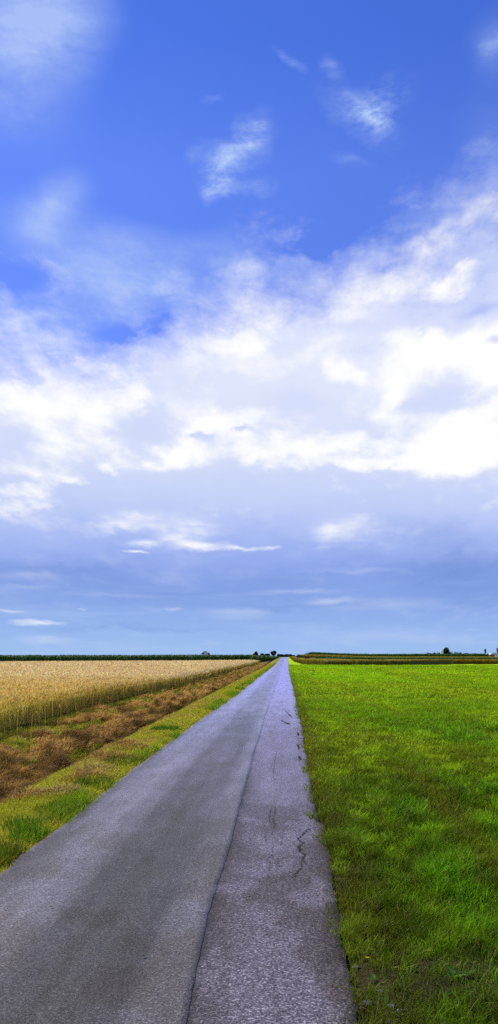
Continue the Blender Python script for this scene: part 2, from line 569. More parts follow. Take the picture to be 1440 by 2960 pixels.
# ---- ground
m, gr = new_mat('soil_and_turf')
pos = gr.new('ShaderNodeTexCoord').outputs['Object']
X, Y, Z = gr.sep(pos)
at = gr.new('ShaderNodeVertexColor', layer_name='tint').outputs[0]
n1 = gr.noise(pos, 14.0, 5, .65)
n2 = gr.noise(pos, 1.3, 5, .6)
n3 = gr.noise(pos, 70.0, 3, .6)
c = gr.mix(1.0, at, gr.ramp(n1, [(.25, (.5, .5, .5)), (.75, (1.4, 1.4, 1.4))]), 'MULTIPLY')
c = gr.mix(1.0, c, gr.ramp(n2, [(.3, (.75, .75, .7)), (.7, (1.2, 1.2, 1.1))]), 'MULTIPLY')
c = gr.mix(1.0, c, gr.ramp(n3, [(.3, (.75, .75, .75)), (.7, (1.25, 1.25, 1.25))]), 'MULTIPLY')
p = gr.new('ShaderNodeBsdfPrincipled')
gr.put(p.inputs['Base Color'], c)
p.inputs['Roughness'].default_value = .95
p.inputs['Specular IOR Level'].default_value = .05
b = gr.new('ShaderNodeBump')
b.inputs['Strength'].default_value = .8
b.inputs['Distance'].default_value = .05
gr.put(b.inputs['Height'], gr.m('ADD', n1, n3))
gr.l.new(b.outputs[0], p.inputs['Normal'])
out(gr, p.outputs[0])
M_GROUND = m


# ---------------------------------------------------------------- vegetation colour fields (sward variation with near-to-far light painted in)
def meadow_col(x, y, n):
    """linear colour of the meadow grass at a place"""
    base = np.array([.215, .40, .005]); lush = np.array([.085, .30, .005]); dry = np.array([.31, .36, .014]); far = np.array([.46, .68, .012])
    brown = np.array([.17, .18, .012])
    f1 = fbm(x * .95, y * .20, 4, 3)[:, None]; f2 = fbm(x * .42, y * .07, 4, 6)[:, None]
    f3 = fbm(x * 5.0, y * 2.6, 3, 15)[:, None]; f4 = fbm(x * 1.6, y * .5, 3, 18)[:, None]
    c = base * (1 - sstep(f1, .42, .62)) + lush * sstep(f1, .42, .62)
    f2k = sstep(f2, .50, .66) * (.15 + .45 * sstep(y, 10, 25)[:, None])
    c = c * (1 - f2k) + dry * f2k
    c = c * (.50 + .95 * sstep(f3, .3, .7)) * (.86 + .28 * sstep(f4, .35, .65))  # fine mottling painted in like shaded holes between tufts
    # mown tracks that run along the lane
    for x0, w_, a_ in ((2.05, .24, .8), (3.6, .22, .6), (8.0, .5, .6), (5.6, .3, .45), (11.5, .6, .5), (1.15, .12, .3), (16, .8, .4), (22, 1, .4)):
        xx = x - x0 - (fbm(y * .12, y * 0 + x0, 3) - .5) * .6
        k = np.exp(-(xx / w_) ** 2) * a_ * sstep(fbm(x * .6, y * .16, 3, x0), .36, .55)
        c = c * (1 - k[:, None]) + brown * k[:, None]
    fk = (sstep(y, 9, 42) * .97)[:, None]  # distant grass brightened in the colour, as if better lit
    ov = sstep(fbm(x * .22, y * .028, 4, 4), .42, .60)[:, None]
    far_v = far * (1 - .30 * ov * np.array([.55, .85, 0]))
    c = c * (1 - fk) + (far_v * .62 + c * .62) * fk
    # near grass darkened in the colour for foreground shade; brownish turf along the lane
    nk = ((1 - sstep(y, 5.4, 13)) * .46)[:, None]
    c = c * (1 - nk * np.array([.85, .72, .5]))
    ek = (np.exp(-((x - .45) / .35) ** 2) * .55 * (1 - sstep(y, 40, 120)))[:, None]
    c = c * (1 - ek) + np.array([.20, .17, .02]) * ek
    return c * (1 + (n[:, None] - .5) * .75)


# ---------------------------------------------------------------- ground sheet
def cat(*a):
    return np.unique(np.concatenate(a))


gx = cat(-np.geomspace(60, 30000, 26), np.linspace(-60, -9, 52), np.arange(-9, -2.4, .16), np.linspace(-2.4, .3, 7), np.arange(.3, 7, .22), np.linspace(7, 60, 60), np.geomspace(60, 30000, 26))
gy = cat(np.linspace(-60, 3, 16), np.arange(3, 16, .16), np.arange(16, 50, .4), np.arange(50, 130, 1.6), np.arange(130, 700, 10), np.geomspace(700, 40000, 34))
GX, GY = np.meshgrid(gx, gy)
fx, fy = GX.ravel(), GY.ravel()
gz = zfun(fx, fy)
far_land = sstep(fy, 500, 1500)[:, None]
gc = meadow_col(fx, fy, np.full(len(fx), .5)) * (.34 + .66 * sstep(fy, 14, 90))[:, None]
soil = np.array([.06, .043, .026])
soilk = ((fx > -2.5) & (fx < .9)).astype(float)[:, None] * .6 + (np.exp(-((fx - 1.15) / .5) ** 2 - ((fy - 6.4) / .9) ** 2))[:, None] * .9
gc = gc * (1 - np.clip(soilk, 0, 1)) + soil * np.clip(soilk, 0, 1)
vg = np.array([.26, .27, .03]); hay = np.array([.22, .125, .045]); dk = np.array([.05, .045, .018])
bf = fbm(fx * 1.4, fy * .8, 4, 12)[:, None]
bankc = np.where(bf > .52, hay, np.array([.17, .165, .03])) * (.8 + .4 * fbm(fx * 4, fy * 4, 3, 2)[:, None])
leftc = np.where((fx > -4.1)[:, None], vg, bankc)
leftc = np.where(((fx < -4.3) & (fx > -5.0))[:, None], dk, leftc)
leftc = np.where((fx < -7.2)[:, None], np.array([.20, .14, .06]), leftc)
gc = np.where((fx < -2.5)[:, None], leftc, gc)
gc = gc * (1 - far_land) + np.array([.07, .10, .035]) * far_land
s = Soup()
s.grid(np.stack([GX, GY, gz.reshape(GX.shape)], -1), gc)
tag(s.build('ground', M_GROUND, smooth=True), 'flat open farmland ground stretching to the horizon', 'ground', kind='structure')


# ---------------------------------------------------------------- road
def road_mat(name, coarse):
    m, gr = new_mat(name)
    pos = gr.new('ShaderNodeTexCoord').outputs['Object']
    X, Y, Z = gr.sep(pos)
    at = gr.new('ShaderNodeVertexColor', layer_name='tint').outputs[0]
    vor = gr.new('ShaderNodeTexVoronoi', feature='F1')
    gr.put(vor.inputs['Vector'], gr.v('ADD', pos, gr.v('SCALE', gr.noise(pos, 60, 2, out=1), s=.01)))
    vor.inputs['Scale'].default_value = 82 if coarse else 105
    vcol = gr.sep(vor.outputs['Color'])[0]
    fine = gr.noise(pos, 240 if coarse else 300, 3, .7)
    mid = gr.noise(pos, 38, 4, .65)
    bigm = gr.new('ShaderNodeMapping')
    gr.put(bigm.inputs[0], pos)
    bigm.inputs['Scale'].default_value = (2.2, .45, 1)
    big = gr.noise(bigm.outputs[0], 1.0, 6, .66)
    stretch = gr.new('ShaderNodeMapping')
    gr.put(stretch.inputs[0], pos)
    stretch.inputs['Scale'].default_value = (7, .10, 1)
    lane = gr.noise(stretch.outputs[0], 1.0, 4, .6)
    if coarse:
        stone = gr.ramp(vcol, [(0, (.32, .32, .34)), (.45, (.8, .8, .84)), (.78, (1.2, 1.18, 1.25)), (.93, (1.9, 1.86, 2.0)), (1, (2.8, 2.75, 2.9))])
        gap = gr.rng(vor.outputs['Distance'], .5, .78, 1, .35)
    else:
        stone = gr.ramp(vcol, [(0, (.42, .42, .42)), (.5, (.86, .86, .86)), (.85, (1.3, 1.3, 1.32)), (.96, (1.75, 1.75, 1.8)), (1, (2.4, 2.4, 2.4))])
        gap = gr.rng(vor.outputs['Distance'], .55, .8, 1, .62)
    c = gr.mix(1.0, at, stone, 'MULTIPLY')
    c = gr.mix(1.0, c, gr.xyz(gap, gap, gap), 'MULTIPLY')
    c = gr.mix(1.0, c, gr.ramp(fine, [(.3, (.62,) * 3), (.7, (1.4,) * 3)]), 'MULTIPLY')
    c = gr.mix(1.0, c, gr.ramp(mid, [(.3, (.8, .8, .78)), (.7, (1.2, 1.2, 1.2))]), 'MULTIPLY')
    c = gr.mix(1.0, c, gr.ramp(big, [(.3, (.74, .75, .70)), (.7, (1.25, 1.24, 1.3))]), 'MULTIPLY')
    c = gr.mix(1.0, c, gr.ramp(lane, [(.3, (.86, .86, .84)), (.7, (1.12, 1.12, 1.14))]), 'MULTIPLY')
    p = gr.new('ShaderNodeBsdfPrincipled')
    gr.put(p.inputs['Base Color'], c)
    gr.put(p.inputs['Roughness'], gr.m('ADD', gr.rng(big, .3, .7, .06, -.06), gr.rng(Y, 7.0, 45.0, .68, .30)))
    gr.put(p.inputs['Specular IOR Level'], gr.rng(Y, 6.0, 30.0, .22, .55))
    p.inputs['Specular Tint'].default_value = (.92, .90, 1.0, 1)
    worn = gr.rng(Y, 9.0, 70.0, 1.0, .25, False)        # the far surface lies polished and grit free
    b = gr.new('ShaderNodeBump')
    gr.put(b.inputs['Strength'], gr.m('MULTIPLY', worn, .45 if coarse else .28))
    b.inputs['Distance'].default_value = .006
    gr.put(b.inputs['Height'], gr.m('SUBTRACT', gr.m('MULTIPLY', fine, .5), vor.outputs['Distance']))
    gr.l.new(b.outputs[0], p.inputs['Normal'])
    out(gr, p.outputs[0])
    return m


ry = cat(np.linspace(-40, 3, 12), np.arange(3, 16, .035), np.arange(16, 40, .12), np.arange(40, 130, .6), np.arange(130, 720, 4), np.linspace(720, 1500, 30))
rz = rise(np.zeros_like(ry), ry)


def road_sheet(L, Rr, ztop, us, colf, thick):
    s = Soup()
    us = np.asarray(us)
    P = np.zeros((len(ry), len(us) + 2, 3))
    for j, u in enumerate(us):
        xx = L + (Rr - L) * u
        P[:, j + 1, 0] = xx; P[:, j + 1, 1] = ry
        P[:, j + 1, 2] = ztop + rz + .018 * (1 - (2 * np.clip((xx + 1.1) / 3.2, -.5, .5)) ** 2)
    P[:, 0] = P[:, 1]; P[:, -1] = P[:, -2]
    P[:, 0, 0] -= .012; P[:, -1, 0] += .012
    P[:, 0, 2] -= thick; P[:, -1, 2] -= thick
    c = colf(P[..., 0].ravel(), P[..., 1].ravel())
    s.grid(P, c)
    return s


RL, RR_, SM = road_l(ry), road_r(ry), seam(ry)


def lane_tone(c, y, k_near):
    """near dimming and warmth, then distant bluish sky sheen, all painted into the base colour"""
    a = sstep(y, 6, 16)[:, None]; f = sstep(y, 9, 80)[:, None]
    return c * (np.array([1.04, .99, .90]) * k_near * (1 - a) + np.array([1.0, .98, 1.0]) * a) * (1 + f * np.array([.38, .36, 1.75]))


def left_col(x, y):
    c = np.tile(np.array([.146, .147, .172]), (len(x), 1))
    xc = x + 1.30 + (fbm(y * .1, y * 0 + 2, 2) - .5) * .25
    k = np.exp(-(np.abs(xc) / .46) ** 3) * (.45 + .55 * sstep(fbm(x * .8, y * .12, 4, 5), .34, .55)) * (1 - .6 * sstep(y, 50, 130))
    c = c * (1 - k[:, None] * np.array([.48, .48, .58]))
    c = c * (1 + .22 * np.exp(-((x + 2.1) / .24) ** 2) + .12 * np.exp(-((x + .78) / .08) ** 2))[:, None]
    k2 = np.exp(-((x + .98) / .09) ** 2) * .20 + np.exp(-((x + 1.62) / .10) ** 2) * .16
    blot = sstep(fbm(x * 2.6, y * 1.2, 4, 19), .50, .66) * (1 - sstep(y, 8, 18))
    c = c * (1 - blot[:, None] * np.array([.20, .23, .34]))
    e = sstep(np.abs(x - np.interp(y, _LY, _LX)), .02, .30)
    c = c * (1 - k2[:, None]) * (.72 + .28 * e[:, None])
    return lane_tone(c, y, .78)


def right_col(x, y):
    c = np.tile(np.array([.162, .154, .192]), (len(x), 1))
    d = x - np.interp(y, _SY, _SX)
    k = np.exp(-(np.abs(d) / .20) ** 2) * (1 - sstep(y, 8, 22)) * (.35 + .65 * sstep(fbm(x * 3, y * 1.3, 4, 8), .28, .55))
    c = c * (1 - k[:, None] * np.array([.66, .70, .80]))
    j = np.exp(-(d / .022) ** 2) * (.55 - .30 * sstep(y, 15, 60)) * (.4 + .6 * sstep(fbm(x * 0 + 3, y * 2.2, 3), .35, .6))
    c = c * (1 - j[:, None])
    e = np.interp(y, _RY, _RX) - x
    ek = (1 - sstep(e, .0, .20)) * sstep(fbm(x * 5, y * 2, 3, 4), .25, .6)
    c = c * (1 - .62 * ek[:, None] * np.array([.75, .85, 1.15]))
    p2 = sstep(fbm(x * 2.2, y * .9, 4, 14), .48, .66) * (1 - sstep(y, 9, 18))
    c = c * (1 - p2[:, None] * np.array([.44, .48, .58]))
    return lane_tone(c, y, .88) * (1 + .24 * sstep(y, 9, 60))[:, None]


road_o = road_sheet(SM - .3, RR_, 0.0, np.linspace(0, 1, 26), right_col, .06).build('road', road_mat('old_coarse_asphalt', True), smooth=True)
tag(road_o, 'older rough asphalt strip along the right side of the lane', 'road', kind='structure')
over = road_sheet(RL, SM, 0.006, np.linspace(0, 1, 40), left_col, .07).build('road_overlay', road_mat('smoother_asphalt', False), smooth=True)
tag(over, 'smoother grey asphalt surfacing along the left side of the lane', 'road', kind='structure')

# cracks in the old strip: thin sunken seams filled with dirt and moss
m, gr = new_mat('crack_dirt')
pos = gr.new('ShaderNodeTexCoord').outputs['Object']
cc = gr.ramp(gr.noise(pos, 9, 3, .6), [(.45, (.008, .007, .006)), (.65, (.035, .036, .008))])
p = gr.new('ShaderNodeBsdfPrincipled')
gr.put(p.inputs['Base Color'], cc)
p.inputs['Roughness'].default_value = 1
out(gr, p.outputs[0])
M_CRACK = m


def crown_z(x):
    return .018 * (1 - (2 * np.clip((np.asarray(x) + 1.1) / 3.2, -.5, .5)) ** 2)


def ribbon(s, P, w, jit=.012, step=.03):
    P = np.asarray(P, float)
    d = np.r_[0, np.cumsum(np.hypot(*np.diff(P, axis=0).T))]
    n = max(4, int(d[-1] / step))
    t = np.linspace(0, d[-1], n)
    x = np.interp(t, d, P[:, 0]) + rng.normal(0, jit, n); y = np.interp(t, d, P[:, 1]) + rng.normal(0, jit, n)
    ww = w * (.35 + rng.random(n) * 1.1) * np.minimum(1, np.minimum(np.arange(n), np.arange(n)[::-1]) / 3 + .15)
    tx, ty = np.gradient(x), np.gradient(y)
    L_ = np.hypot(tx, ty) + 1e-9
    nx, ny = -ty / L_, tx / L_
    A = np.stack([x + nx * ww / 2, y + ny * ww / 2, crown_z(x) + .004 + rise(x, y)], 1)
    B = np.stack([x - nx * ww / 2, y - ny * ww / 2, crown_z(x) + .004 + rise(x, y)], 1)
    s.grid(np.stack([A, B], 1), np.array([.03, .03, .02]))


s = Soup()
main = [(894, 2396), (877, 2411), (864, 2427), (877, 2439), (861, 2450), (869, 2460), (879, 2475), (874, 2490), (884, 2498)]
ribbon(s, [px(*q_) for q_ in main], .019)
ribbon(s, [px(*q_) for q_ in [(874, 2490), (868, 2512), (858, 2526), (836, 2547)]], .012)
for pl in ([(797, 2330), (795, 2352), (788, 2372), (790, 2400)], [(782, 2342), (779, 2372), (783, 2390)], [(766, 2412), (768, 2440)], [(793, 2372), (797, 2400)],
           [(788, 2450), (786, 2475), (792, 2492)], [(806, 2480), (801, 2515)], [(815, 2420), (812, 2450)], [(776, 2480), (780, 2520), (774, 2545)],
           [(862, 2120), (861, 2150), (864, 2180)], [(862, 2190), (866, 2215)], [(800, 2170), (795, 2200), (790, 2240)]):
    ribbon(s, [px(*q_) for q_ in pl], .0045, .007)
cr = s.build('road_crack', M_CRACK)
tag(cr, 'thin dark mossy cracks in the old rough asphalt strip', 'road crack', kind='structure')


# ---------------------------------------------------------------- scatter helper
def scatter(n, y0, y1, xl, xr, power=1.0):
    """n points; y between y0 and y1 (power<1 favours the near end), x between xl(y) and xr(y)"""
    y = y0 + (y1 - y0) * rng.random(n) ** (1 / power)
    a, b_ = xl(y), xr(y)
    return a + (b_ - a) * rng.random(n), y


def area_scatter(dens, y0, y1, xl, xr):
    """uniform density over the region"""
    ys = np.linspace(y0, y1, 200)
    wd = np.maximum(xr(ys) - xl(ys), 0)
    A = np.trapezoid(wd, ys) if hasattr(np, 'trapezoid') else np.trapz(wd, ys)
    n = int(A * dens)
    cdf = np.cumsum(wd); cdf = cdf / cdf[-1]
    y = np.interp(rng.random(n), cdf, ys) + rng.normal(0, (y1 - y0) / 400, n)
    a, b_ = xl(y), xr(y)
    return a + (b_ - a) * rng.random(n), y


TAU = 2 * math.pi
# ---------------------------------------------------------------- meadow on the right
s = Soup()
def m_l(y): return road_r(y) + .07 - .26 * fbm(np.asarray(y) * 2.0, np.asarray(y) * 0 + 2, 3)
def m_r(y): return .2117 * y + 1.0 + .06 * y
for (y0, y1, dens, hh, ww) in ((3.6, 7.5, 4200, .085, .0055), (7.5, 12, 2400, .085, .0072), (12, 22, 1100, .085, .011), (22, 45, 330, .085, .018), (45, 110, 60, .09, .045), (110, 216, 14, .10, .10)):
    x, y = area_scatter(dens, y0, y1, m_l, m_r)
    clump = fbm(x * 2.6, y * 2.6, 4, 21)
    lushk = sstep(fbm(x * .95, y * .20, 4, 3), .40, .62)
    bare = np.exp(-((x - 1.12) / .40) ** 2 - ((y - 6.2) / .62) ** 2) + .9 * np.exp(-((x - .62) / .2) ** 2 - ((y - 5.9) / .6) ** 2) + .5 * np.exp(-((x - 1.5) / .3) ** 2 - ((y - 7.3) / .25) ** 2)
    keep = rng.random(len(x)) > np.clip(bare * .8, 0, .66) + (clump < .40) * .6
    x, y, clump, lushk = x[keep], y[keep], clump[keep], lushk[keep]
    n = len(x)
    h = hh * (.45 + 1.1 * clump) * (.75 + .55 * lushk) * (.6 + .9 * rng.random(n))
    edge_low = sstep(x - road_r(y), -.03, .15)
    h *= .75 + .25 * edge_low
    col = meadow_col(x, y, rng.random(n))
    straw = rng.random(n) < .09 * (1 - .6 * sstep(y, 20, 60))
    col[straw] = np.array([.23, .19, .06]) * (.6 + .6 * rng.random((straw.sum(), 1)))
    p_ = np.stack([x, y, zfun(x, y)], 1)
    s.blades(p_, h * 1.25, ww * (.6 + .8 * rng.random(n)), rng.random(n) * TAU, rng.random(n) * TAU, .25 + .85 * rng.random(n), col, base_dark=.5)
tag(s.build('meadow_grass', M_GRASS), 'short mown green meadow grass right of the lane', 'grass', kind='stuff')

# ---------------------------------------------------------------- verge between lane and ditch
s = Soup()
def v_l(y): return np.full_like(np.asarray(y, float), -4.25)
def v_r(y): return road_l(y) + .05
green = np.array([.20, .36, .010]); yel = np.array([.58, .55, .05]); strawc = np.array([.60, .40, .12])
for (y0, y1, dens, hh, ww) in ((7, 14, 2300, .08, .006), (14, 26, 1100, .085, .010), (26, 60, 300, .09, .02), (60, 250, 50, .10, .06)):
    x, y = area_scatter(dens, y0, y1, v_l, v_r)
    n = len(x)
    f = fbm(x * 1.1, y * .45, 4, 31)
    near_lane = sstep(x, -3.35, -2.75)
    lush = np.clip(sstep(f, .46, .62) * (.15 + .85 * near_lane), 0, 1)[:, None]
    col = yel * (1 - lush) + green * lush
    st = (sstep(fbm(x * 1.7, y * .7, 3, 37), .55, .68) * (1 - .8 * near_lane))[:, None]
    col = col * (1 - .7 * st) + strawc * .7 * st
    col = col * (.65 + .7 * rng.random((n, 1)))
    h = hh * (.4 + .7 * rng.random(n)) * (1 + 1.3 * lush[:, 0] * near_lane)
    p_ = np.stack([x, y, zfun(x, y)], 1)
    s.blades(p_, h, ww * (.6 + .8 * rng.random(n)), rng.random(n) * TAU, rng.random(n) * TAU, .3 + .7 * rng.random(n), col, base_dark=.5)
tag(s.build('verge_grass', M_GRASS), 'yellow green verge grass between the lane and the ditch', 'grass', kind='stuff')

# ---------------------------------------------------------------- ditch bank: mown hay and regrowth
s = Soup()
def b_l(y): return np.full_like(np.asarray(y, float), -7.5)
def b_r(y): return np.full_like(np.asarray(y, float), -4.15)
hayc = np.array([.50, .27, .10]); hay2 = np.array([.84, .55, .22]); bgreen = np.array([.40, .42, .04]); ddark = np.array([.055, .05, .018])
for (y0, y1, dens, hh, ww) in ((12, 24, 1500, .10, .010), (24, 45, 700, .11, .018), (45, 100, 180, .13, .04), (100, 255, 40, .15, .09)):
    x, y = area_scatter(dens, y0, y1, b_l, b_r)
    n = len(x)
    f = .6 * fbm(x * 2.0, y * .42, 4, 12) + .4 * fbm(x * 2.6, y * .9, 3, 27)
    row = np.exp(-((x + 5.25 + (fbm(y * .3, y * 0, 3) - .5) * .5) / .55) ** 2)
    hk = np.clip(sstep(f + .17 * row - .05 * sstep(-x, 6.2, 7.0), .52, .60), 0, 1)
    isb = rng.random(n) < hk * .92 + .04
    mixr = rng.random((n, 1))
    dark_ = (.50 + .80 * sstep(fbm(x * 4.0, y * .7, 3, 44), .34, .60))[:, None]
    col = np.where(isb[:, None], hayc * (1 - mixr) + hay2 * mixr, bgreen) * (.4 + .9 * rng.random((n, 1))) * dark_
    dd = np.exp(-((x + 4.62) / .26) ** 2)[:, None]
    col = col * (1 - .62 * dd) + ddark * .62 * dd
    h = hh * (.5 + .9 * rng.random(n)) * np.where(isb, 1.5, .8)
    lean = np.where(isb, .95 + .3 * rng.random(n), .3 + .6 * rng.random(n))
    z = zfun(x, y) + isb * hk * .10 * rng.random(n) * (.4 + fbm(x * 3, y * 2, 3, 3))
    ld = np.where(isb, -.75 + rng.normal(0, .45, n), rng.random(n) * TAU)
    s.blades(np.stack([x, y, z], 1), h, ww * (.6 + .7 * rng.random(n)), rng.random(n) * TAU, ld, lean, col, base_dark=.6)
tag(s.build('cut_hay', M_HAY), 'brown cut hay and green regrowth on the ditch bank below the wheat', 'hay', kind='stuff')

# ---------------------------------------------------------------- wheat
def wheat_back(x):
    """depth at which the wheat stops and the maize begins"""
    return np.interp(x, [-75, -62, -8.5, -6], [193, 196, 252, 256])


def wheat_edge(y):
    return np.interp(y, [0, 22, 40, 70, 130, 256], [-7.45, -7.45, -7.5, -6.95, -7.0, -6.9]) + (fbm(np.asarray(y) * .35, np.asarray(y) * 0 + 5.5, 3) - .5) * .35


s = Soup()
wy_ = cat(np.arange(10, 40, .35), np.arange(40, 100, 1.0), np.arange(100, 253, 3))
wx_ = np.r_[0, np.geomspace(.12, 75, 46)]
P = np.zeros((len(wy_), len(wx_) + 1, 3))
for j, d in enumerate(np.r_[0, wx_]):
    xx = wheat_edge(wy_) - d - .05
    P[:, j, 0] = xx
    P[:, j, 1] = np.minimum(wy_, wheat_back(xx))
    P[:, j, 2] = zfun(xx, wy_) - .03 if j == 0 else .63 + (fbm(xx * 1.2, wy_ * 1.2, 3, 2) - .5) * .10 - .12 * math.exp(-d / .25)
wcol = np.tile(np.array([.88, .60, .25]), (P.shape[0] * P.shape[1], 1)).reshape(P.shape[0], P.shape[1], 3)
wcol[:, 0] = (.34, .27, .05); wcol[:, 1] = (.55, .40, .09)
s.grid(P, wcol.reshape(-1, 3))
# front end of the field body
E0 = P[0]
s.grid(np.stack([np.c_[E0[:, 0], E0[:, 1], np.zeros(len(E0)) - .05], E0], 0), np.array([.09, .065, .022]))


def wheat_stalks(x, y, full, size, tintk=0.0):
    n = len(x)
    gnd = zfun(x, y)
    f = fbm(x * .25, y * .12, 4, 17)
    hgt = (.74 + .07 * (1 - sstep(y, 30, 60))) * (.86 + .22 * rng.random(n)) + (fbm(x * .6, y * .6, 3, 8) - .5) * .2
    hu = rng.random((n, 1))
    fk = sstep(y, 26, 75)[:, None]
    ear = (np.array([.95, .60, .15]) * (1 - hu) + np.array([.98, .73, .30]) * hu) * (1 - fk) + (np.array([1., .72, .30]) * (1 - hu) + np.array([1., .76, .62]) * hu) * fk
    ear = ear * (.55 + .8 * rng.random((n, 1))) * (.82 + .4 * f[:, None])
    gr_ = (rng.random(n) < .10)
    ear[gr_] *= np.array([.72, .80, .55])
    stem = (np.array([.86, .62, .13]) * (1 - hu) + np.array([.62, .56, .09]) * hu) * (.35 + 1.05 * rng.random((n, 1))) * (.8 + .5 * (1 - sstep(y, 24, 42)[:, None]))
    hd = rng.random(n) * TAU; ld = rng.random(n) * TAU
    lean = .05 + .16 * rng.random(n) + .35 * (rng.random(n) < .10)
    z0 = np.where(full, gnd, gnd + .42)
    L_ = gnd + hgt - z0
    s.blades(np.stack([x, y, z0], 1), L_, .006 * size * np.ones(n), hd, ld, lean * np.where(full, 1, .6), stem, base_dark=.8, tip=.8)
    # ear, drooping a little
    tipx = x + np.cos(ld) * L_ * lean * np.where(full, 1, .6); tipy = y + np.sin(ld) * L_ * lean * np.where(full, 1, .6)
    tz = z0 + L_ * .97
    el = .085 * (1 + .35 * (size - 1)) * (.8 + .4 * rng.random(n))
    for k in range(2):
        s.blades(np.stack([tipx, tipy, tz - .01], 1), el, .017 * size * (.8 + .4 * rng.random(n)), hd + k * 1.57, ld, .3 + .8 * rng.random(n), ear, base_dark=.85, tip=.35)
    # flag leaves
    m_ = (rng.random(n) < .55) & full
    if m_.any():
        k = m_.sum()
        zz = z0[m_] + L_[m_] * (.25 + .5 * rng.random(k))
        s.blades(np.stack([x[m_], y[m_], zz], 1), .18 * (.6 + .8 * rng.random(k)), .010 * size * np.ones(k), rng.random(k) * TAU, rng.random(k) * TAU, .5 + .6 * rng.random(k),
                 stem[m_] * np.array([1.05, 1.0, .8]), base_dark=.9)


def w_r(y): return wheat_edge(y) + .02 + .22 * fbm(np.asarray(y) * 2.2, np.asarray(y) * 0 + 7, 3) ** 2
def w_e(y): return wheat_edge(y) - .55
def w_l(y): return np.minimum(-.285 * np.asarray(y) - 2.5, wheat_edge(y) - .8)
for (y0, y1, dens, sz) in ((21, 45, 420, 1.0), (45, 85, 190, 1.6), (85, 252, 55, 3.0)):
    x, y = area_scatter(dens, y0, y1, w_e, w_r)
    x = x + .16 * np.maximum(rng.normal(0, 1, len(x)), 0) ** 2 * (rng.random(len(x)) < .25)
    wheat_stalks(x, y, np.ones(len(x), bool), sz)
for (y0, y1, dens, sz) in ((21, 36, 330, 1.0), (36, 60, 140, 1.5), (60, 110, 32, 2.8), (110, 252, 7, 6.0)):
    x, y = area_scatter(dens, y0, y1, w_l, w_e)
    ok = y < wheat_back(x) - .5
    x, y = x[ok], y[ok]
    wheat_stalks(x, y, np.zeros(len(x), bool), sz)
tag(s.build('wheat', M_WHEAT), 'ripe golden wheat field with a dark standing edge left of the ditch', 'wheat', kind='stuff')


# ---------------------------------------------------------------- strips of standing crop far away
def crop(name, front, depth, hts, cols, label, cat_, mat, blade=(.9, .09), nb=6000, dirx=(0, 1), face=(.75, .75, .75), back_rise=0.0, ragged=.10, top_tint=None):
    """front: (x, y) line; hts: crop height at every point of it; the block runs back along dirx"""
    F = np.asarray(front, float)
    d = np.r_[0, np.cumsum(np.hypot(*np.diff(F, axis=0).T))]
    step = max(.5, d[-1] / 260)
    t = np.arange(0, d[-1], step)
    fx_, fy_ = np.interp(t, d, F[:, 0]), np.interp(t, d, F[:, 1])
    hh = np.interp(t, d, hts)
    n = len(t)
    fy_ = fy_ + (fbm(t * .12, t * 0 + 3, 3) - .5) * 3.0
    gnd = zfun(fx_, fy_)
    c1, c2 = np.array(cols[0]), np.array(cols[1])
    s = Soup()
    rows = [(0, 0, -.1), (.05, .0, .55), (.25, 0, .86)] + [(k, 0, .9) for k in np.linspace(1.5, depth, 8)]
    P = np.zeros((len(rows), n, 3)); C = np.zeros((len(rows), n, 3))
    for i, (k, _, zr) in enumerate(rows):
        P[i, :, 0] = fx_ + dirx[0] * k; P[i, :, 1] = fy_ + dirx[1] * k
        hz_ = hh * (1 + (fbm(t * .15 + k * .3, t * 0 + k, 3, 5) - .5) * .12)
        P[i, :, 2] = gnd + hz_ * zr + (back_rise * k / depth if zr > 0 else 0)
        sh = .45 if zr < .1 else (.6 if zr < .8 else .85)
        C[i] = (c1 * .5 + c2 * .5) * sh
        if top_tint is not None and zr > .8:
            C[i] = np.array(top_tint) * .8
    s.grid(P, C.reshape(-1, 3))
    for e in (0, -1):                       # close the two ends
        A = P[:, e].copy(); Bm = A.copy(); Bm[:, 2] = gnd[e] - .1
        s.grid(np.stack([Bm, A], 0), (c1 + c2) * .25)
    u = rng.random(nb) * (n - 1)
    i0 = u.astype(int); w_ = u - i0
    def ip(a): return a[i0] * (1 - w_) + a[np.minimum(i0 + 1, n - 1)] * w_
    k = np.where(rng.random(nb) < .55, rng.random(nb) * .5 - .15, depth * rng.random(nb) ** 1.6)
    x = ip(fx_) + dirx[0] * k; y = ip(fy_) + dirx[1] * k
    hloc = ip(hh)
    onf = k < .5
    zr = np.where(onf, rng.random(nb) * .8, .72 + .12 * rng.random(nb))
    L_ = np.where(onf, np.minimum(blade[0], hloc * (1.06 - zr)), hloc * (.18 + ragged * rng.random(nb)))
    hu = rng.random((nb, 1))
    col = (c1 * (1 - hu) + c2 * hu) * (.6 + .7 * rng.random((nb, 1)))
    if top_tint is not None:
        up_ = sstep(zr + .3 * rng.random(nb), .5, .8)[:, None]
        col = col * (1 - up_) + np.array(top_tint) * (.7 + .5 * rng.random((nb, 1))) * up_
    z = ip(gnd) + hloc * zr + back_rise * np.clip(k, 0, None) / depth
    s.blades(np.stack([x, y, z], 1), L_, blade[1] * (.6 + .8 * rng.random(nb)), rng.random(nb) * TAU, rng.random(nb) * TAU, .2 + .5 * rng.random(nb), col, base_dark=.75)
    o = s.build(name, mat)
    return tag(o, label, cat_, kind='stuff')


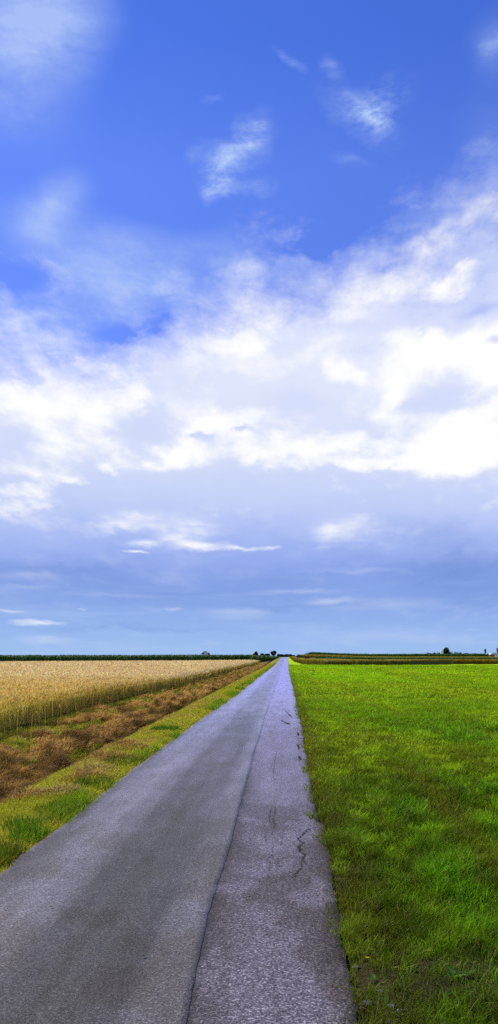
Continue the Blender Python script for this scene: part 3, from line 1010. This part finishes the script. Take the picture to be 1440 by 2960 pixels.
GD1, GD2 = (.040, .125, .016), (.075, .20, .026)
crop('maize', [(-82, 190), (-62, 196.5), (-9.4, 253), (-5.6, 330), (-3.9, 440), (-3.6, 560)], 30, [2.05, 2.05, 2.15, 1.6, .8, .4], (GD1, GD2),
     'tall dark green maize behind the wheat field', 'maize', M_CORN, (1.0, .16), 26000, dirx=(-.75, .66))
GO1, GO2 = (.26, .18, .018), (.46, .30, .03)
crop('barley', [(1.9, 560), (2.1, 420), (2.5, 297), (3.9, 234), (8, 216), (16, 213), (28, 215)], 26, [.5, .85, 1.05, 1.12, 1.2, 1.2, 1.2], ((.15, .14, .02), (.26, .21, .03)),
     'brownish golden crop strip at the far end of the meadow', 'crop', M_WHEAT, (.7, .10), 14000, dirx=(.5, .87), top_tint=(.42, .32, .035))
crop('barley', [(27, 243), (60, 244), (95, 244)], 26, [1.18, 1.15, 1.12], (GO1, GO2),
     'rusty golden crop strip set farther back at the meadow right end', 'crop', M_WHEAT, (.7, .10), 10000, top_tint=(.42, .28, .025))
crop('green_crop', [(9, 305), (40, 300), (130, 300)], 28, [1.45, 1.55, 1.6], (GD1, GD2),
     'low green crop band behind the golden strip', 'crop', M_CORN, (.8, .14), 9000)
crop('barley', [(5.5, 346), (14, 345), (40, 350), (75, 356)], 24, [2.0, 1.95, 1.8, 1.74], (GO1, GO2),
     'thin golden crop band between two green bands', 'crop', M_WHEAT, (.7, .12), 8000, top_tint=(.48, .36, .04))
crop('maize', [(10, 400), (60, 392), (79.6, 392)], 30, [2.75, 2.8, 2.9], (GD1, GD2),
     'tall dark green maize band below the hedge on the right horizon', 'maize', M_CORN, (1.0, .18), 9000)

# ---------------------------------------------------------------- trees and bushes
def tube(s, pts, rads, col, seg=7):
    pts = [Vector(p) for p in pts]
    P = np.zeros((len(pts), seg + 1, 3))
    for i, p in enumerate(pts):
        d = (pts[min(i + 1, len(pts) - 1)] - pts[max(i - 1, 0)]).normalized()
        a = d.orthogonal().normalized() if i == 0 else (a - d * a.dot(d)).normalized()
        b_ = d.cross(a)
        for k in range(seg + 1):
            t = TAU * k / seg
            P[i, k] = p + (a * math.cos(t) + b_ * math.sin(t)) * rads[i]
    s.grid(P, np.asarray(col))


def foliage(s, lobes, n, size, c1, c2):
    """many small leaf faces through the volume of several lobes; lobes: (x, y, z, rx, ry, rz)"""
    lobes = np.asarray(lobes, float)
    vol = lobes[:, 3] * lobes[:, 4] * lobes[:, 5]
    which = rng.choice(len(lobes), n, p=vol ** .75 / (vol ** .75).sum())
    L_ = lobes[which]
    d = rng.normal(size=(n, 3)); d /= np.linalg.norm(d, axis=1)[:, None]
    r = (.45 + .6 * rng.random(n) ** .6)[:, None]
    # clumps: pull to some directions
    p = L_[:, :3] + d * r * L_[:, 3:]
    a = rng.normal(size=(n, 3)); a /= np.linalg.norm(a, axis=1)[:, None]
    b_ = np.cross(a, rng.normal(size=(n, 3))); b_ /= np.linalg.norm(b_, axis=1)[:, None]
    sz = size * (.5 + rng.random((n, 1)))
    V = np.stack([p - a * sz, p - b_ * sz * .6, p + a * sz, p + b_ * sz * .6], 1)
    Q = (np.arange(n) * 4)[:, None] + np.arange(4)
    hu = rng.random((n, 1))
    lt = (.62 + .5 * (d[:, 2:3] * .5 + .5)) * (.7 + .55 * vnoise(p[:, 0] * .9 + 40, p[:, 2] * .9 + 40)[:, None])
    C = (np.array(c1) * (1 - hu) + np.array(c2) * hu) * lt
    s.add(V.reshape(-1, 3), Q, np.repeat(C, 4, 0))


def lobes_round(rx, rz, cz, n=9, k=.55):
    o = [(0, 0, cz, rx * .72, rx * .72, rz * .72)]
    for i in range(n):
        t = TAU * i / n + rng.random() * .6
        e = rng.uniform(-.7, .9)
        ce = math.sqrt(1 - e * e)
        o.append((math.cos(t) * rx * k * ce, math.sin(t) * rx * k * ce, cz + e * rz * k, rx * rng.uniform(.38, .55), rx * rng.uniform(.38, .55), rz * rng.uniform(.34, .5)))
    return o


def make_tree(name, label, cat_, x, y, h, w, trunk_h, c1, c2, n=1600, leaf=.22, shape='round', group=None, limbs=5):
    t = empty(name, (x, y, float(zfun(x, y)) - .05), rng.random() * 6.28, label, cat_, group)
    rx = w / 2
    s = Soup()
    tr = max(.07, h * .022)
    top = h * .72
    tube(s, [(0, 0, 0), (.03 * h * .3, 0, trunk_h * .5), (-.02 * h * .3, .02, trunk_h), (.0, 0, top)], [tr * 1.4, tr, tr * .85, tr * .25], (.05, .04, .033))
    for i in range(limbs):
        a = TAU * i / limbs + rng.random() * .7
        z0 = trunk_h * rng.uniform(.8, 1.0) + (top - trunk_h) * rng.uniform(0, .5)
        r = rx * rng.uniform(.5, .8)
        tube(s, [(0, 0, z0), (math.cos(a) * r * .5, math.sin(a) * r * .5, z0 + r * .45), (math.cos(a) * r, math.sin(a) * r, z0 + r * .9)], [tr * .5, tr * .35, tr * .12], (.05, .04, .033), 5)
    s.build('trunk', M_BARK, t, smooth=True)
    cz = (h + trunk_h * .8) / 2; rz_ = (h - trunk_h * .8) / 2
    if shape == 'round':
        lb = lobes_round(rx, rz_, cz)
    elif shape == 'heart':
        lb = [(0, 0, cz - rz_ * .35, rx * .55, rx * .55, rz_ * .6), (-rx * .45, 0, cz + rz_ * .4, rx * .5, rx * .5, rz_ * .55), (rx * .5, .1, cz + rz_ * .35, rx * .5, rx * .5, rz_ * .5), (0, 0, cz + rz_ * .2, rx * .6, rx * .6, rz_ * .6)]
    else:                                    # ragged: several uneven heads
        lb = []
        for i in range(7):
            a = rng.uniform(-1, 1)
            hh = rng.uniform(.45, 1.0)
            lb.append((a * rx * .8, rng.uniform(-.5, .5) * rx, h * hh * .62 + h * .12, rx * rng.uniform(.2, .38), rx * .35, h * hh * .26))
    s = Soup()
    foliage(s, lb, n, leaf, c1, c2)
    s.build('crown', M_TREE, t)
    return t


def make_bush(label, x, y, h, w, c1, c2, group, n=700, leaf=.22, name='bush'):
    t = empty(name, (x, y, float(zfun(x, y)) - .05), rng.random() * 6.28, label, 'bush', group)
    s = Soup()
    for i in range(4):
        a = TAU * i / 4 + rng.random()
        tube(s, [(0, 0, 0), (math.cos(a) * w * .12, math.sin(a) * w * .12, h * .4), (math.cos(a) * w * .25, math.sin(a) * w * .25, h * .75)], [.08, .06, .02], (.05, .04, .03), 5)
    s.build('stem', M_BARK, t)
    lb = [(rng.uniform(-.3, .3) * w, rng.uniform(-.25, .25) * w, h * rng.uniform(.32, .58), w * rng.uniform(.2, .34), w * rng.uniform(.2, .34), h * rng.uniform(.3, .42)) for _ in range(7)]
    lb.append((0, 0, h * .4, w * .4, w * .4, h * .4))
    s = Soup()
    foliage(s, lb, n, leaf, c1, c2)
    s.build('crown', M_TREE, t)
    return t


def at_px(x, Y):
    return (x - 826.0) * Y / FOC


def top_z(y, Y):
    return H + (1896.0 - y) * Y / FOC


DK1, DK2 = (.016, .024, .022), (.030, .045, .034)          # far, dark and a little blue
# trees where the lane meets the horizon
Yt = 1300
make_tree('tree', 'ragged dark tree with spiky top, left of the two at the lane end', 'tree', at_px(741, Yt), Yt, top_z(1879.5, Yt), 9.5, 1.5, DK1, DK2, 1300, .5, 'ragged')
make_tree('tree', 'dark blocky tree just left of the lane where it vanishes', 'tree', at_px(791, Yt), Yt, top_z(1880, Yt), 8.6, 1.0, DK1, DK2, 1600, .5, 'round')
for i, (xx, yy, w_, lb_) in enumerate([(757, 1886, 5, 'dark bush right beside the spiky tree at the lane end'), (766, 1889, 5, 'low dark bush midway between the two trees at the lane end'),
                                       (776, 1889.5, 5, 'low dark bush touching the left side of the blocky tree'), (806, 1889, 6, 'dark bush touching the right side of the blocky tree'),
                                       (817, 1890, 6, 'dark far bush straight above the vanishing lane'), (828, 1889.5, 6, 'dark far bush above the right edge of the vanishing lane'),
                                       (839, 1891, 6, 'low dark bush past the right edge of the vanishing lane'), (849, 1893, 5, 'lowest dark bush, rightmost of the row at the lane end')]):
    make_bush(lb_, at_px(xx, Yt + 60), Yt + 60, top_z(yy - 1.2, Yt + 60), w_ * 1.25, DK1, DK2, 'bushes along the horizon at the lane end', 700, .45)
# bushes beside the right hand fields
make_bush('green rounded bush left of the upper golden band', at_px(866, 345), 345, 2.35, 2.8, (.035, .075, .016), (.06, .12, .024), 'bushes at the right hand fields', 900, .12)
make_bush('broad green bush rising behind the upper golden band', at_px(897, 378), 378, 3.2, 6.5, (.025, .07, .013), (.045, .105, .02), 'bushes at the right hand fields', 1500, .16)
make_bush('small green bush on the corner of the lower golden strip', at_px(889, 300), 300, 1.85, 2.4, (.035, .075, .016), (.06, .11, .024), 'bushes at the right hand fields', 700, .12)
# hedge and round tree on the right horizon
Yh = 800
make_tree('tree', 'large round dark tree standing out of the hedge on the right horizon', 'tree', at_px(1289, Yh), Yh, top_z(1868.5, Yh), 6.8, .8, (.022, .032, .016), (.040, .058, .024), 4200, .26, 'round')
for xx, yy, w_, lb_ in [(1219, 1887.3, 4.0, 'lone low dark bush left of the horizon hedge'), (1240, 1885.0, 4.5, 'low dark bush, left end of the horizon hedge'),
                        (1255, 1884.2, 4.6, 'dark hedge bush second from the left end of the horizon hedge'), (1269, 1884.8, 4.2, 'dark hedge bush just left of the round tree'),
                        (1302, 1882.0, 4.2, 'dark hedge bush just right of the round tree'), (1319, 1881.8, 4.2, 'peaked dark hedge bush two places right of the round tree'),
                        (1331, 1884.5, 4.0, 'flat dark hedge bush right of the peaked bush'), (1349, 1885.2, 4.4, 'dark hedge bush near the right end of the horizon hedge'),
                        (1372, 1886.6, 5.2, 'lowest dark bush, right end of the horizon hedge'), (1429, 1885.2, 4.2, 'domed dark bush behind the white shed')]:
    make_bush(lb_, at_px(xx, Yh), Yh, top_z(yy - 1.2, Yh), w_ * 1.35, (.016, .024, .016), (.030, .042, .024), 'bushes in the horizon hedge', 900, .26)
make_tree('young_tree', 'slim young tree with heart shaped crown left of the white shed', 'tree', at_px(1403, 850), 850, top_z(1874, 850), 2.6, 4.6, (.018, .024, .030), (.030, .040, .044), 500, .22, 'heart', 'young trees on the right horizon', 2)
make_tree('young_tree', 'slim young tree with heart shaped crown at the right picture edge', 'tree', at_px(1439, 850), 850, top_z(1871, 850), 2.8, 4.6, (.018, .024, .030), (.030, .040, .044), 500, .22, 'heart', 'young trees on the right horizon', 2)
make_tree('tree', 'small dark tree leaning on the far house behind the maize', 'tree', at_px(604, 980), 980, top_z(1885, 980), 2.0, 1.4, DK1, DK2, 400, .3, 'round')


# low distant wood along the horizon
s = Soup()
lb = []
for x_ in np.linspace(at_px(925, 2600), at_px(1540, 2600), 90):
    k = fbm(np.array([x_ * .012]), np.array([3.0]), 3)[0]
    h_ = 4.5 + 5.5 * k + (1.5 if x_ < at_px(1060, 2600) else 0)
    lb.append((x_, 2600 + rng.uniform(-15, 15), h_ * .5, 6, 5, h_ * .5))
for x_ in np.linspace(at_px(-60, 2600), at_px(700, 2600), 90):
    h_ = 2.5 + 4.0 * fbm(np.array([x_ * .02]), np.array([9.0]), 3)[0]
    lb.append((x_, 2600 + rng.uniform(-15, 15), h_ * .5, 6, 5, h_ * .5))
foliage(s, lb, 9000, 1.3, (.022, .034, .045), (.035, .052, .06))  # bluish leaf colour carries the distance haze
tag(s.build('distant_wood', M_TREE), 'low hazy dark wood along the far horizon', 'wood', kind='stuff')


# ---------------------------------------------------------------- far buildings
def boxes(name, rows, mat, parent):
    bm = bmesh.new()
    for (x0, x1, y0, y1, z0, z1) in rows:
        vs = [bm.verts.new(c_) for c_ in ((x0, y0, z0), (x1, y0, z0), (x1, y1, z0), (x0, y1, z0), (x0, y0, z1), (x1, y0, z1), (x1, y1, z1), (x0, y1, z1))]
        for f_ in ((3, 2, 1, 0), (4, 5, 6, 7), (0, 1, 5, 4), (1, 2, 6, 5), (2, 3, 7, 6), (3, 0, 4, 7)):
            bm.faces.new([vs[i] for i in f_])
    return finish(name, bm, mat, parent)


def finish(name, bm, mat, parent=None, smooth=False):
    bmesh.ops.recalc_face_normals(bm, faces=bm.faces)
    me = bpy.data.meshes.new(name)
    bm.to_mesh(me); bm.free()
    if smooth:
        for p_ in me.polygons: p_.use_smooth = True
    me.materials.append(mat)
    o = bpy.data.objects.new(name, me)
    COL.objects.link(o)
    if parent is not None: o.parent = parent
    return o


def prism(name, prof, y0, y1, mat, parent):
    """profile in x, z pushed along y"""
    bm = bmesh.new()
    A = [bm.verts.new((x_, y0, z_)) for x_, z_ in prof]; B_ = [bm.verts.new((x_, y1, z_)) for x_, z_ in prof]
    bm.faces.new(A[::-1]); bm.faces.new(B_)
    for i in range(len(prof)):
        j = (i + 1) % len(prof)
        bm.faces.new((A[i], A[j], B_[j], B_[i]))
    return finish(name, bm, mat, parent)


M_WHITE = plain('white_render', (.72, .73, .76), .8, 2, .1, .05)
M_BLUE = plain('blue_grey_roof', (.10, .15, .38), .5, 3, .15, .1)
M_GLASS = plain('dark_window', (.03, .04, .06), .2, 3, .1, 0)
M_RED = plain('rust_red_boards', (.16, .045, .025), .8, 3, .2, .1)
M_PALE = plain('pale_sheet_roof', (.62, .62, .72), .4, 3, .08, .05)

Yb = 980
hz_ = top_z(1882, Yb)
b_ = empty('farm_house', (at_px(593, Yb), Yb, 0), 0, 'small far house with blue grey roof showing over the maize', 'house')
wall = prism('wall', [(-3.2, 0), (3.2, 0), (3.2, 4.0), (1.0, hz_ - .6), (-.6, hz_ - .6), (-3.2, 4.0)], -4, 4, M_WHITE, b_)
prism('roof', [(-3.5, 3.7), (-3.5, 4.0), (-.6, hz_ - .1), (1.0, hz_ - .1), (3.5, 4.0), (3.5, 3.7), (1.0, hz_ - .55), (-.6, hz_ - .55)], -4.3, 4.3, M_BLUE, b_)
boxes('window', [(-2.6, -.4, -4.06, -3.98, 3.6, 5.2)], M_BLUE, b_)
boxes('window', [(.4, 1.4, -4.06, -3.98, 1.2, 2.6)], M_GLASS, b_)
Ys = 760
b_ = empty('shed', (at_px(1447, Ys), Ys, 0), 0, 'long low shed with pale roof and rust red wall at the right horizon', 'shed')
z1 = top_z(1892.0, Ys); z2 = top_z(1888.2, Ys)
boxes('wall', [(-7.5, 12, 0, 9, 0, z1)], M_RED, b_)
prism('roof', [(-7.9, z1 + .02), (12.4, z1 + .02), (11.6, z2), (-6.9, z2)], -.5, 9.5, M_PALE, b_)
boxes('door', [(-4.5, -1.5, -.08, 0.02, 0, z1 - .5)], M_WHITE, b_)
Yw = 790
b_ = empty('white_hut', (at_px(1277.5, Yw), Yw, 0), 0, 'small white hut tucked against the left side of the round tree', 'hut')
z2 = top_z(1876.5, Yw)
prism('wall', [(-1.0, 0), (1.0, 0), (1.0, z2 - .2), (.6, z2 - .2), (-1.0, z2 - 1.9)], -1, 1, M_WHITE, b_)
prism('roof', [(-1.15, z2 - 1.95), (-1.15, z2 - 1.75), (.55, z2), (1.15, z2), (1.15, z2 - .19), (.62, z2 - .19)], -1.15, 1.15, M_PALE, b_)

# ---------------------------------------------------------------- small things near the camera
def gpt(x, y, dz=0.0):
    X_, Y_ = px(x, y)
    return X_, Y_, float(zfun(X_, Y_)) + dz


# stones in the bare patch beside the lane
M_STONE = plain('field_stone', (.075, .072, .075), .85, 30, .35, .4)
M_PALEST = plain('pale_stone', (.17, .19, .19), .8, 30, .25, .3)
for xx, yy, r, lab, mt in [(1062, 2893, .034, 'dark rounded stone closest to the lane edge in the bare patch', M_STONE), (1130, 2902, .022, 'pale flat stone in the middle of the bare patch', M_PALEST),
                           (1155, 2917, .022, 'bluish pale stone right of the flat pale stone', M_PALEST), (1160, 2931, .025, 'brownish grey stone below the bluish pale stone', M_STONE),
                           (1136, 2950, .026, 'tan stone at the bottom picture edge in the bare patch', M_STONE), (1030, 2786, .022, 'grey stone beside the lane edge near the yellow flower', M_STONE),
                           (1100, 2860, .018, 'small grey stone above the bare patch', M_STONE), (1045, 2905, .016, 'tiny grey stone at the foot of the dark rounded stone', M_STONE)]:
    bm = bmesh.new()
    bmesh.ops.create_icosphere(bm, subdivisions=3, radius=r)
    sd_ = rng.random(3) * 50
    for v_ in bm.verts:
        k = mnoise.noise(Vector(v_.co) * (1.1 / r) + Vector(sd_)) * .32 + mnoise.noise(Vector(v_.co) * (3.0 / r) + Vector(sd_)) * .10
        v_.co *= 1 + k
        v_.co.z *= .55; v_.co.x *= 1.25
    X_, Y_, Z_ = gpt(xx, yy)
    o = finish('stone', bm, mt, None, True)
    o.location = (X_, Y_, Z_ + r * .22); o.rotation_euler = (0, 0, rng.random() * 6)
    tag(o, lab, 'stone', 'stones beside the lane')


def leaf_mesh(s, p, yaw, pitch, L_, W_, col, curl=.35, seg=6):
    """one broad leaf with a midrib fold"""
    P = np.zeros((seg + 1, 5, 3))
    for i in range(seg + 1):
        t = i / seg
        w_ = W_ * (math.sin(math.pi * min(1, t ** .75 * .97 + .03))) * .5 + .0015
        r_ = L_ * t
        z_ = r_ * math.sin(pitch) - curl * L_ * t * t * .5
        c_ = r_ * math.cos(pitch)
        for j, k in enumerate((-1, -.5, 0, .5, 1)):
            P[i, j] = (c_, w_ * k, z_ + abs(k) * w_ * .35 + (math.sin(t * 9 + k) * .002))
    ca, sa = math.cos(yaw), math.sin(yaw)
    Q_ = P.copy()
    Q_[..., 0] = P[..., 0] * ca - P[..., 1] * sa + p[0]; Q_[..., 1] = P[..., 0] * sa + P[..., 1] * ca + p[1]; Q_[..., 2] = P[..., 2] + p[2]
    s.grid(Q_, np.asarray(col))


for xx, yy, nl, L_, W_, lab in [(1083, 2832, 3, .06, .036, 'pale green jagged weed near the lane edge above the stones'), (1188, 2806, 3, .06, .026, 'two leaved green weed in the thin turf'),
                                (1312, 2832, 5, .085, .045, 'largest broad leaved weed in the thin turf at right'), (1352, 2826, 4, .075, .042, 'broad leaved weed just right of the largest weed'),
                                (1231, 2752, 4, .07, .036, 'pale dry leaved weed in the dark hollow'), (1079, 2775, 1, .05, .035, 'single upright round green leaf near the yellow flower'),
                                (1220, 2800, 1, .035, .03, 'single bright heart shaped leaf right of the two leaved weed'), (1293, 2878, 2, .06, .028, 'bright narrow leaved weed below the largest weed'),
                                (1108, 2892, 3, .045, .028, 'small bright green weed between the stones'), (1275, 2688, 3, .07, .03, 'light green weed at the upper right of the dark hollow'),
                                (1150, 2855, 3, .05, .024, 'small dull green weed above the pale flat stone')]:
    X_, Y_, Z_ = gpt(xx, yy)
    t = empty('broadleaf_weed', (X_, Y_, Z_), 0, lab, 'weed', 'broad leaved weeds beside the lane')
    dry_ = 'dry' in lab
    for i in range(nl):
        s = Soup()
        c_ = np.array([.20, .20, .06]) if dry_ else np.array([.085, .21, .03]) * rng.uniform(.7, 1.25)
        leaf_mesh(s, (0, 0, .012), TAU * i / max(nl, 1) + rng.uniform(-.5, .5) + 3.6, rng.uniform(.35, .9), L_ * rng.uniform(.8, 1.15), W_ * rng.uniform(.85, 1.1), c_)
        o = s.build('leaf', M_GRASS, t, True)

# a yellow flower
X_, Y_, Z_ = gpt(1061, 2785)
t = empty('yellow_flower', (X_, Y_, Z_), 0, 'tiny yellow flower in the thin turf by the lane edge', 'flower')
s = Soup(); tube(s, [(0, 0, 0), (.004, 0, .03), (.002, 0, .055)], [.0022, .002, .0018], (.06, .14, .02), 6); s.build('stem', M_GRASS, t)
s = Soup()
for i in range(12):
    a = TAU * i / 12
    s.blades(np.array([[.002, 0, .056]]), np.array([.013]), np.array([.006]), np.array([a + 1.57]), np.array([a]), np.array([1.1]), np.array([[.75, .52, .02]]), .9, .5, 0)
s.build('petal', M_GRASS, t)

# dry stalks standing or lying in the near turf
for (x0, y0_), (x1, y1_), hz1, lab in [((1115, 2700), (1120, 2662), .14, 'upright pale dry stalk beside the lane above the yellow flower'), ((1260, 2738), (1252, 2690), .15, 'upright forked dry stalk over the dark hollow'),
                                      ((1345, 2945), (1400, 2872), .10, 'long leaning dry stalk at the lower right corner'), ((1083, 2958), (1097, 2880), .12, 'thin dry stalk rising in front of the dark rounded stone'),
                                      ((1135, 2930), (1146, 2895), .02, 'straight pale dry stem lying over the pale stones'), ((1130, 2795), (1172, 2818), .03, 'dry stem lying left of the two leaved weed'),
                                      ((1070, 2692), (1090, 2722), .03, 'bent dry stem near the lane edge at the top of the thin turf'), ((1247, 2905), (1246, 2852), .13, 'upright dry stalk left of the bright narrow leaved weed')]:
    A = Vector(gpt(x0, y0_)); X_, Y_ = px(x1, y1_)
    if hz1 > .05:
        # upright: it ends on the sight line of its tip at its own depth
        Y_ = A.y + .02
        B_ = Vector(((x1 - 826) * Y_ / FOC, Y_, H - (y1_ - 1896) * Y_ / FOC))
    else:
        B_ = Vector((X_, Y_, float(zfun(X_, Y_)) + hz1))
    mid_ = (A + B_) / 2 + Vector((rng.uniform(-.006, .006), 0, .012))
    s = Soup()
    tube(s, [Vector((0, 0, 0)), mid_ - A, B_ - A], [.0026, .0022, .0012], (.34, .28, .10), 6)
    o = s.build('dry_stalk', M_HAY, None, True)
    o.location = A + Vector((0, 0, .004))
    tag(o, lab, 'stalk', 'dry stalks in the near turf')

# bits lying on the lane
def lane_bit(name, x0, y0_, x1, y1_, r, col, lab, cat_, mat=None):
    a, b__ = px(x0, y0_), px(x1, y1_)
    s = Soup()
    zz = lambda q_: float(crown_z(q_[0])) + (.013 if q_[0] < float(seam(q_[1])) else 0) + r
    A = Vector((a[0], a[1], zz(a))); B_ = Vector((b__[0], b__[1], zz(b__)))
    M_ = (A + B_) / 2 + Vector((.004, .006, .002))
    tube(s, [Vector((0, 0, 0)), M_ - A, B_ - A], [r * .7, r, r * .6], col, 6)
    o = s.build(name, mat or M_HAY, None, True)
    o.location = A
    return tag(o, lab, cat_)


lane_bit('straw', 702, 2601, 730, 2594, .004, (.42, .38, .28), 'pale straw lying across the rough asphalt strip', 'straw')
for xx, yy, sz, c_, lab in [(144, 2633, .035, (.12, .13, .02), 'small yellowish leaf lying on the smooth asphalt at left'), (410, 2780, .035, (.05, .09, .06), 'small dark green leaf lying on the smooth asphalt near the bottom')]:
    X_, Y_ = px(xx, yy)
    s = Soup()
    leaf_mesh(s, (0, 0, 0), .3, .12, sz, sz * .55, c_, .1)
    o = s.build('fallen_leaf', M_GRASS, None, True)
    o.location = (X_, Y_, float(crown_z(X_)) + .018)
    tag(o, lab, 'leaf', 'leaves fallen on the lane')

# weeds rooted in the cracks of the old strip
for pts_, lab in [([(826, 2058), (836, 2068), (843, 2073)], 'wiry weed in the upper crack of the far asphalt strip'), ([(813, 2084), (826, 2092), (837, 2095)], 'wiry weed in the crack just below the upper one'),
                  ([(862, 2120), (863, 2128)], 'small weed at the far right lane edge, farthest of three'), ([(861, 2156), (864, 2166)], 'small weed at the far right lane edge, middle of three'),
                  ([(864, 2190), (868, 2198)], 'small weed at the far right lane edge, nearest of three'), ([(863, 2452), (868, 2462)], 'mossy green tuft in the zigzag crack of the lane')]:
    c0 = px(*pts_[0])
    s = Soup()
    W_ = [Vector((px(*q_)[0] - c0[0], px(*q_)[1] - c0[1], .004)) for q_ in pts_]
    tube(s, W_, [.004] * len(W_), (.08, .09, .02), 6)
    for k in range(60):
        u_ = rng.random() * (len(pts_) - 1); i_ = min(int(u_), len(pts_) - 2)
        a, b__ = px(*pts_[i_]), px(*pts_[i_ + 1])
        f_ = u_ - i_
        x_ = a[0] + (b__[0] - a[0]) * f_ + rng.normal(0, .001); y_ = a[1] + (b__[1] - a[1]) * f_ + rng.normal(0, .001)
        q_ = np.array([[x_ - c0[0], y_ - c0[1], 0.0]])
        big = c0[1] > 15
        s.blades(q_, np.array([.045 if big else .02]) * rng.uniform(.6, 1.3), np.array([.014 if big else .005]), rng.random(1) * TAU, rng.random(1) * TAU, np.array([.9]),
                 np.array([[.10, .105, .02]]) * rng.uniform(.6, 1.3), .8, .3, .004)
    o = s.build('crack_weed', M_GRASS)
    o.location = (c0[0], c0[1], float(crown_z(c0[0])) + .004)
    tag(o, lab, 'weed', 'weeds in the lane cracks')


# tall tufts and hay clumps on the verge
def tuft(x, y, n, r, h, col, lab, cat_='grass tuft', name='grass_tuft', lean=(.2, .6), w=.007, mat=None, flat=False, group=None):
    X_, Y_, Z_ = gpt(x, y)
    s = Soup()
    a = rng.random(n) * TAU; rr = r * np.sqrt(rng.random(n))
    P_ = np.stack([np.cos(a) * rr * 1.0, np.sin(a) * rr * 1.5, np.zeros(n)], 1)
    P_[:, 2] = zfun(P_[:, 0] + X_, P_[:, 1] + Y_) - Z_
    if flat:
        P_[:, 2] += rng.random(len(P_)) * .10 * (1 - (rr / r) ** 2)
    ok_ = P_[:, 0] + X_ < road_l(P_[:, 1] + Y_) - .01
    P_, a, rr, n = P_[ok_], a[ok_], rr[ok_], int(ok_.sum())
    c_ = np.asarray(col) * (.55 + .8 * rng.random((n, 1)))
    hh = h * (.5 + .7 * rng.random(n)) * (1 - .4 * (rr / r) ** 2)
    s.blades(P_, hh, w * (.6 + .8 * rng.random(n)), rng.random(n) * TAU, np.where(rng.random(n) < .6, a, rng.random(n) * TAU), lean[0] + (lean[1] - lean[0]) * rng.random(n), c_, .45)
    o = s.build(name, mat or M_GRASS)
    o.location = (X_, Y_, Z_)
    return tag(o, lab, cat_, group)


gt = 'tall grass tufts along the verge'
tuft(96, 2424, 600, .26, .16, (.12, .28, .012), 'lush green grass tuft at the left edge of the lane, nearest of the green ones', group=gt)
tuft(20, 2480, 700, .26, .20, (.15, .20, .02), 'yellow green grass tuft at the left picture edge', group=gt)
tuft(66, 2395, 400, .22, .16, (.10, .25, .015), 'green grass tuft just behind the nearest lush tuft', group=gt)
tuft(180, 2350, 700, .34, .15, (.14, .24, .015), 'bright green grass tuft beside the lane right of the nearest lush tuft', group=gt)
tuft(285, 2272, 600, .40, .16, (.07, .19, .014), 'green grass tuft beside the lane in front of the brown hay clump', group=gt)
tuft(372, 2205, 700, .45, .17, (.085, .21, .014), 'vivid green grass tuft where the verge pinches in, middle of the verge', group=gt)
tuft(478, 2112, 700, .42, .18, (.085, .24, .016), 'vivid green grass tuft farthest along the verge', group=gt, w=.012)
hg = 'hay clumps on the verge'
for x_, y_, r_, lab in [(66, 2303, .34, 'reddish hay clump on the ditch lip at the left picture edge'), (178, 2301, .34, 'flat straw clump between the ditch lip and the bright tuft'),
                        (248, 2255, .42, 'largest reddish brown hay clump on the verge'), (275, 2230, .40, 'straw coloured hay clump just behind the largest one'),
                        (340, 2199, .40, 'brown hay clump at the middle of the verge'), (303, 2186, .36, 'small brown hay clump on the ditch lip'), (383, 2167, .45, 'reddish hay clump farther along the verge'),
                        (360, 2150, .35, 'thin dark hay clump on the lip, farthest of the verge clumps')]:
    tuft(x_, y_, 420, r_, .15, (.50, .29, .10) if 'straw' not in lab else (.60, .42, .15), lab, 'hay clump', 'hay_clump', (.9, 1.25), .011, M_HAY, True, hg)
hb = 'hay heaps on the ditch bank'
for x_, y_, zb, lab in [(168, 2200, -.3, 'brown hay heap low on the ditch bank above the dark hollow'), (30, 2262, -.3, 'brown hay heap at the left picture edge low on the ditch bank'),
                        (118, 2142, -.2, 'dark topped hay heap halfway up the ditch bank'), (255, 2142, -.3, 'reddish hay heap on the windrow where the ditch darkens')]:
    Y_ = (H - zb) * FOC / (y_ - 1896.0); X_ = (x_ - 826.0) * Y_ / FOC
    yy = 1896 + H * FOC / Y_
    tuft(826 + X_ * FOC / Y_, yy, 600, .42, .18, (.42, .23, .09), lab, 'hay heap', 'hay_heap', (.9, 1.25), .013, M_HAY, True, hb)
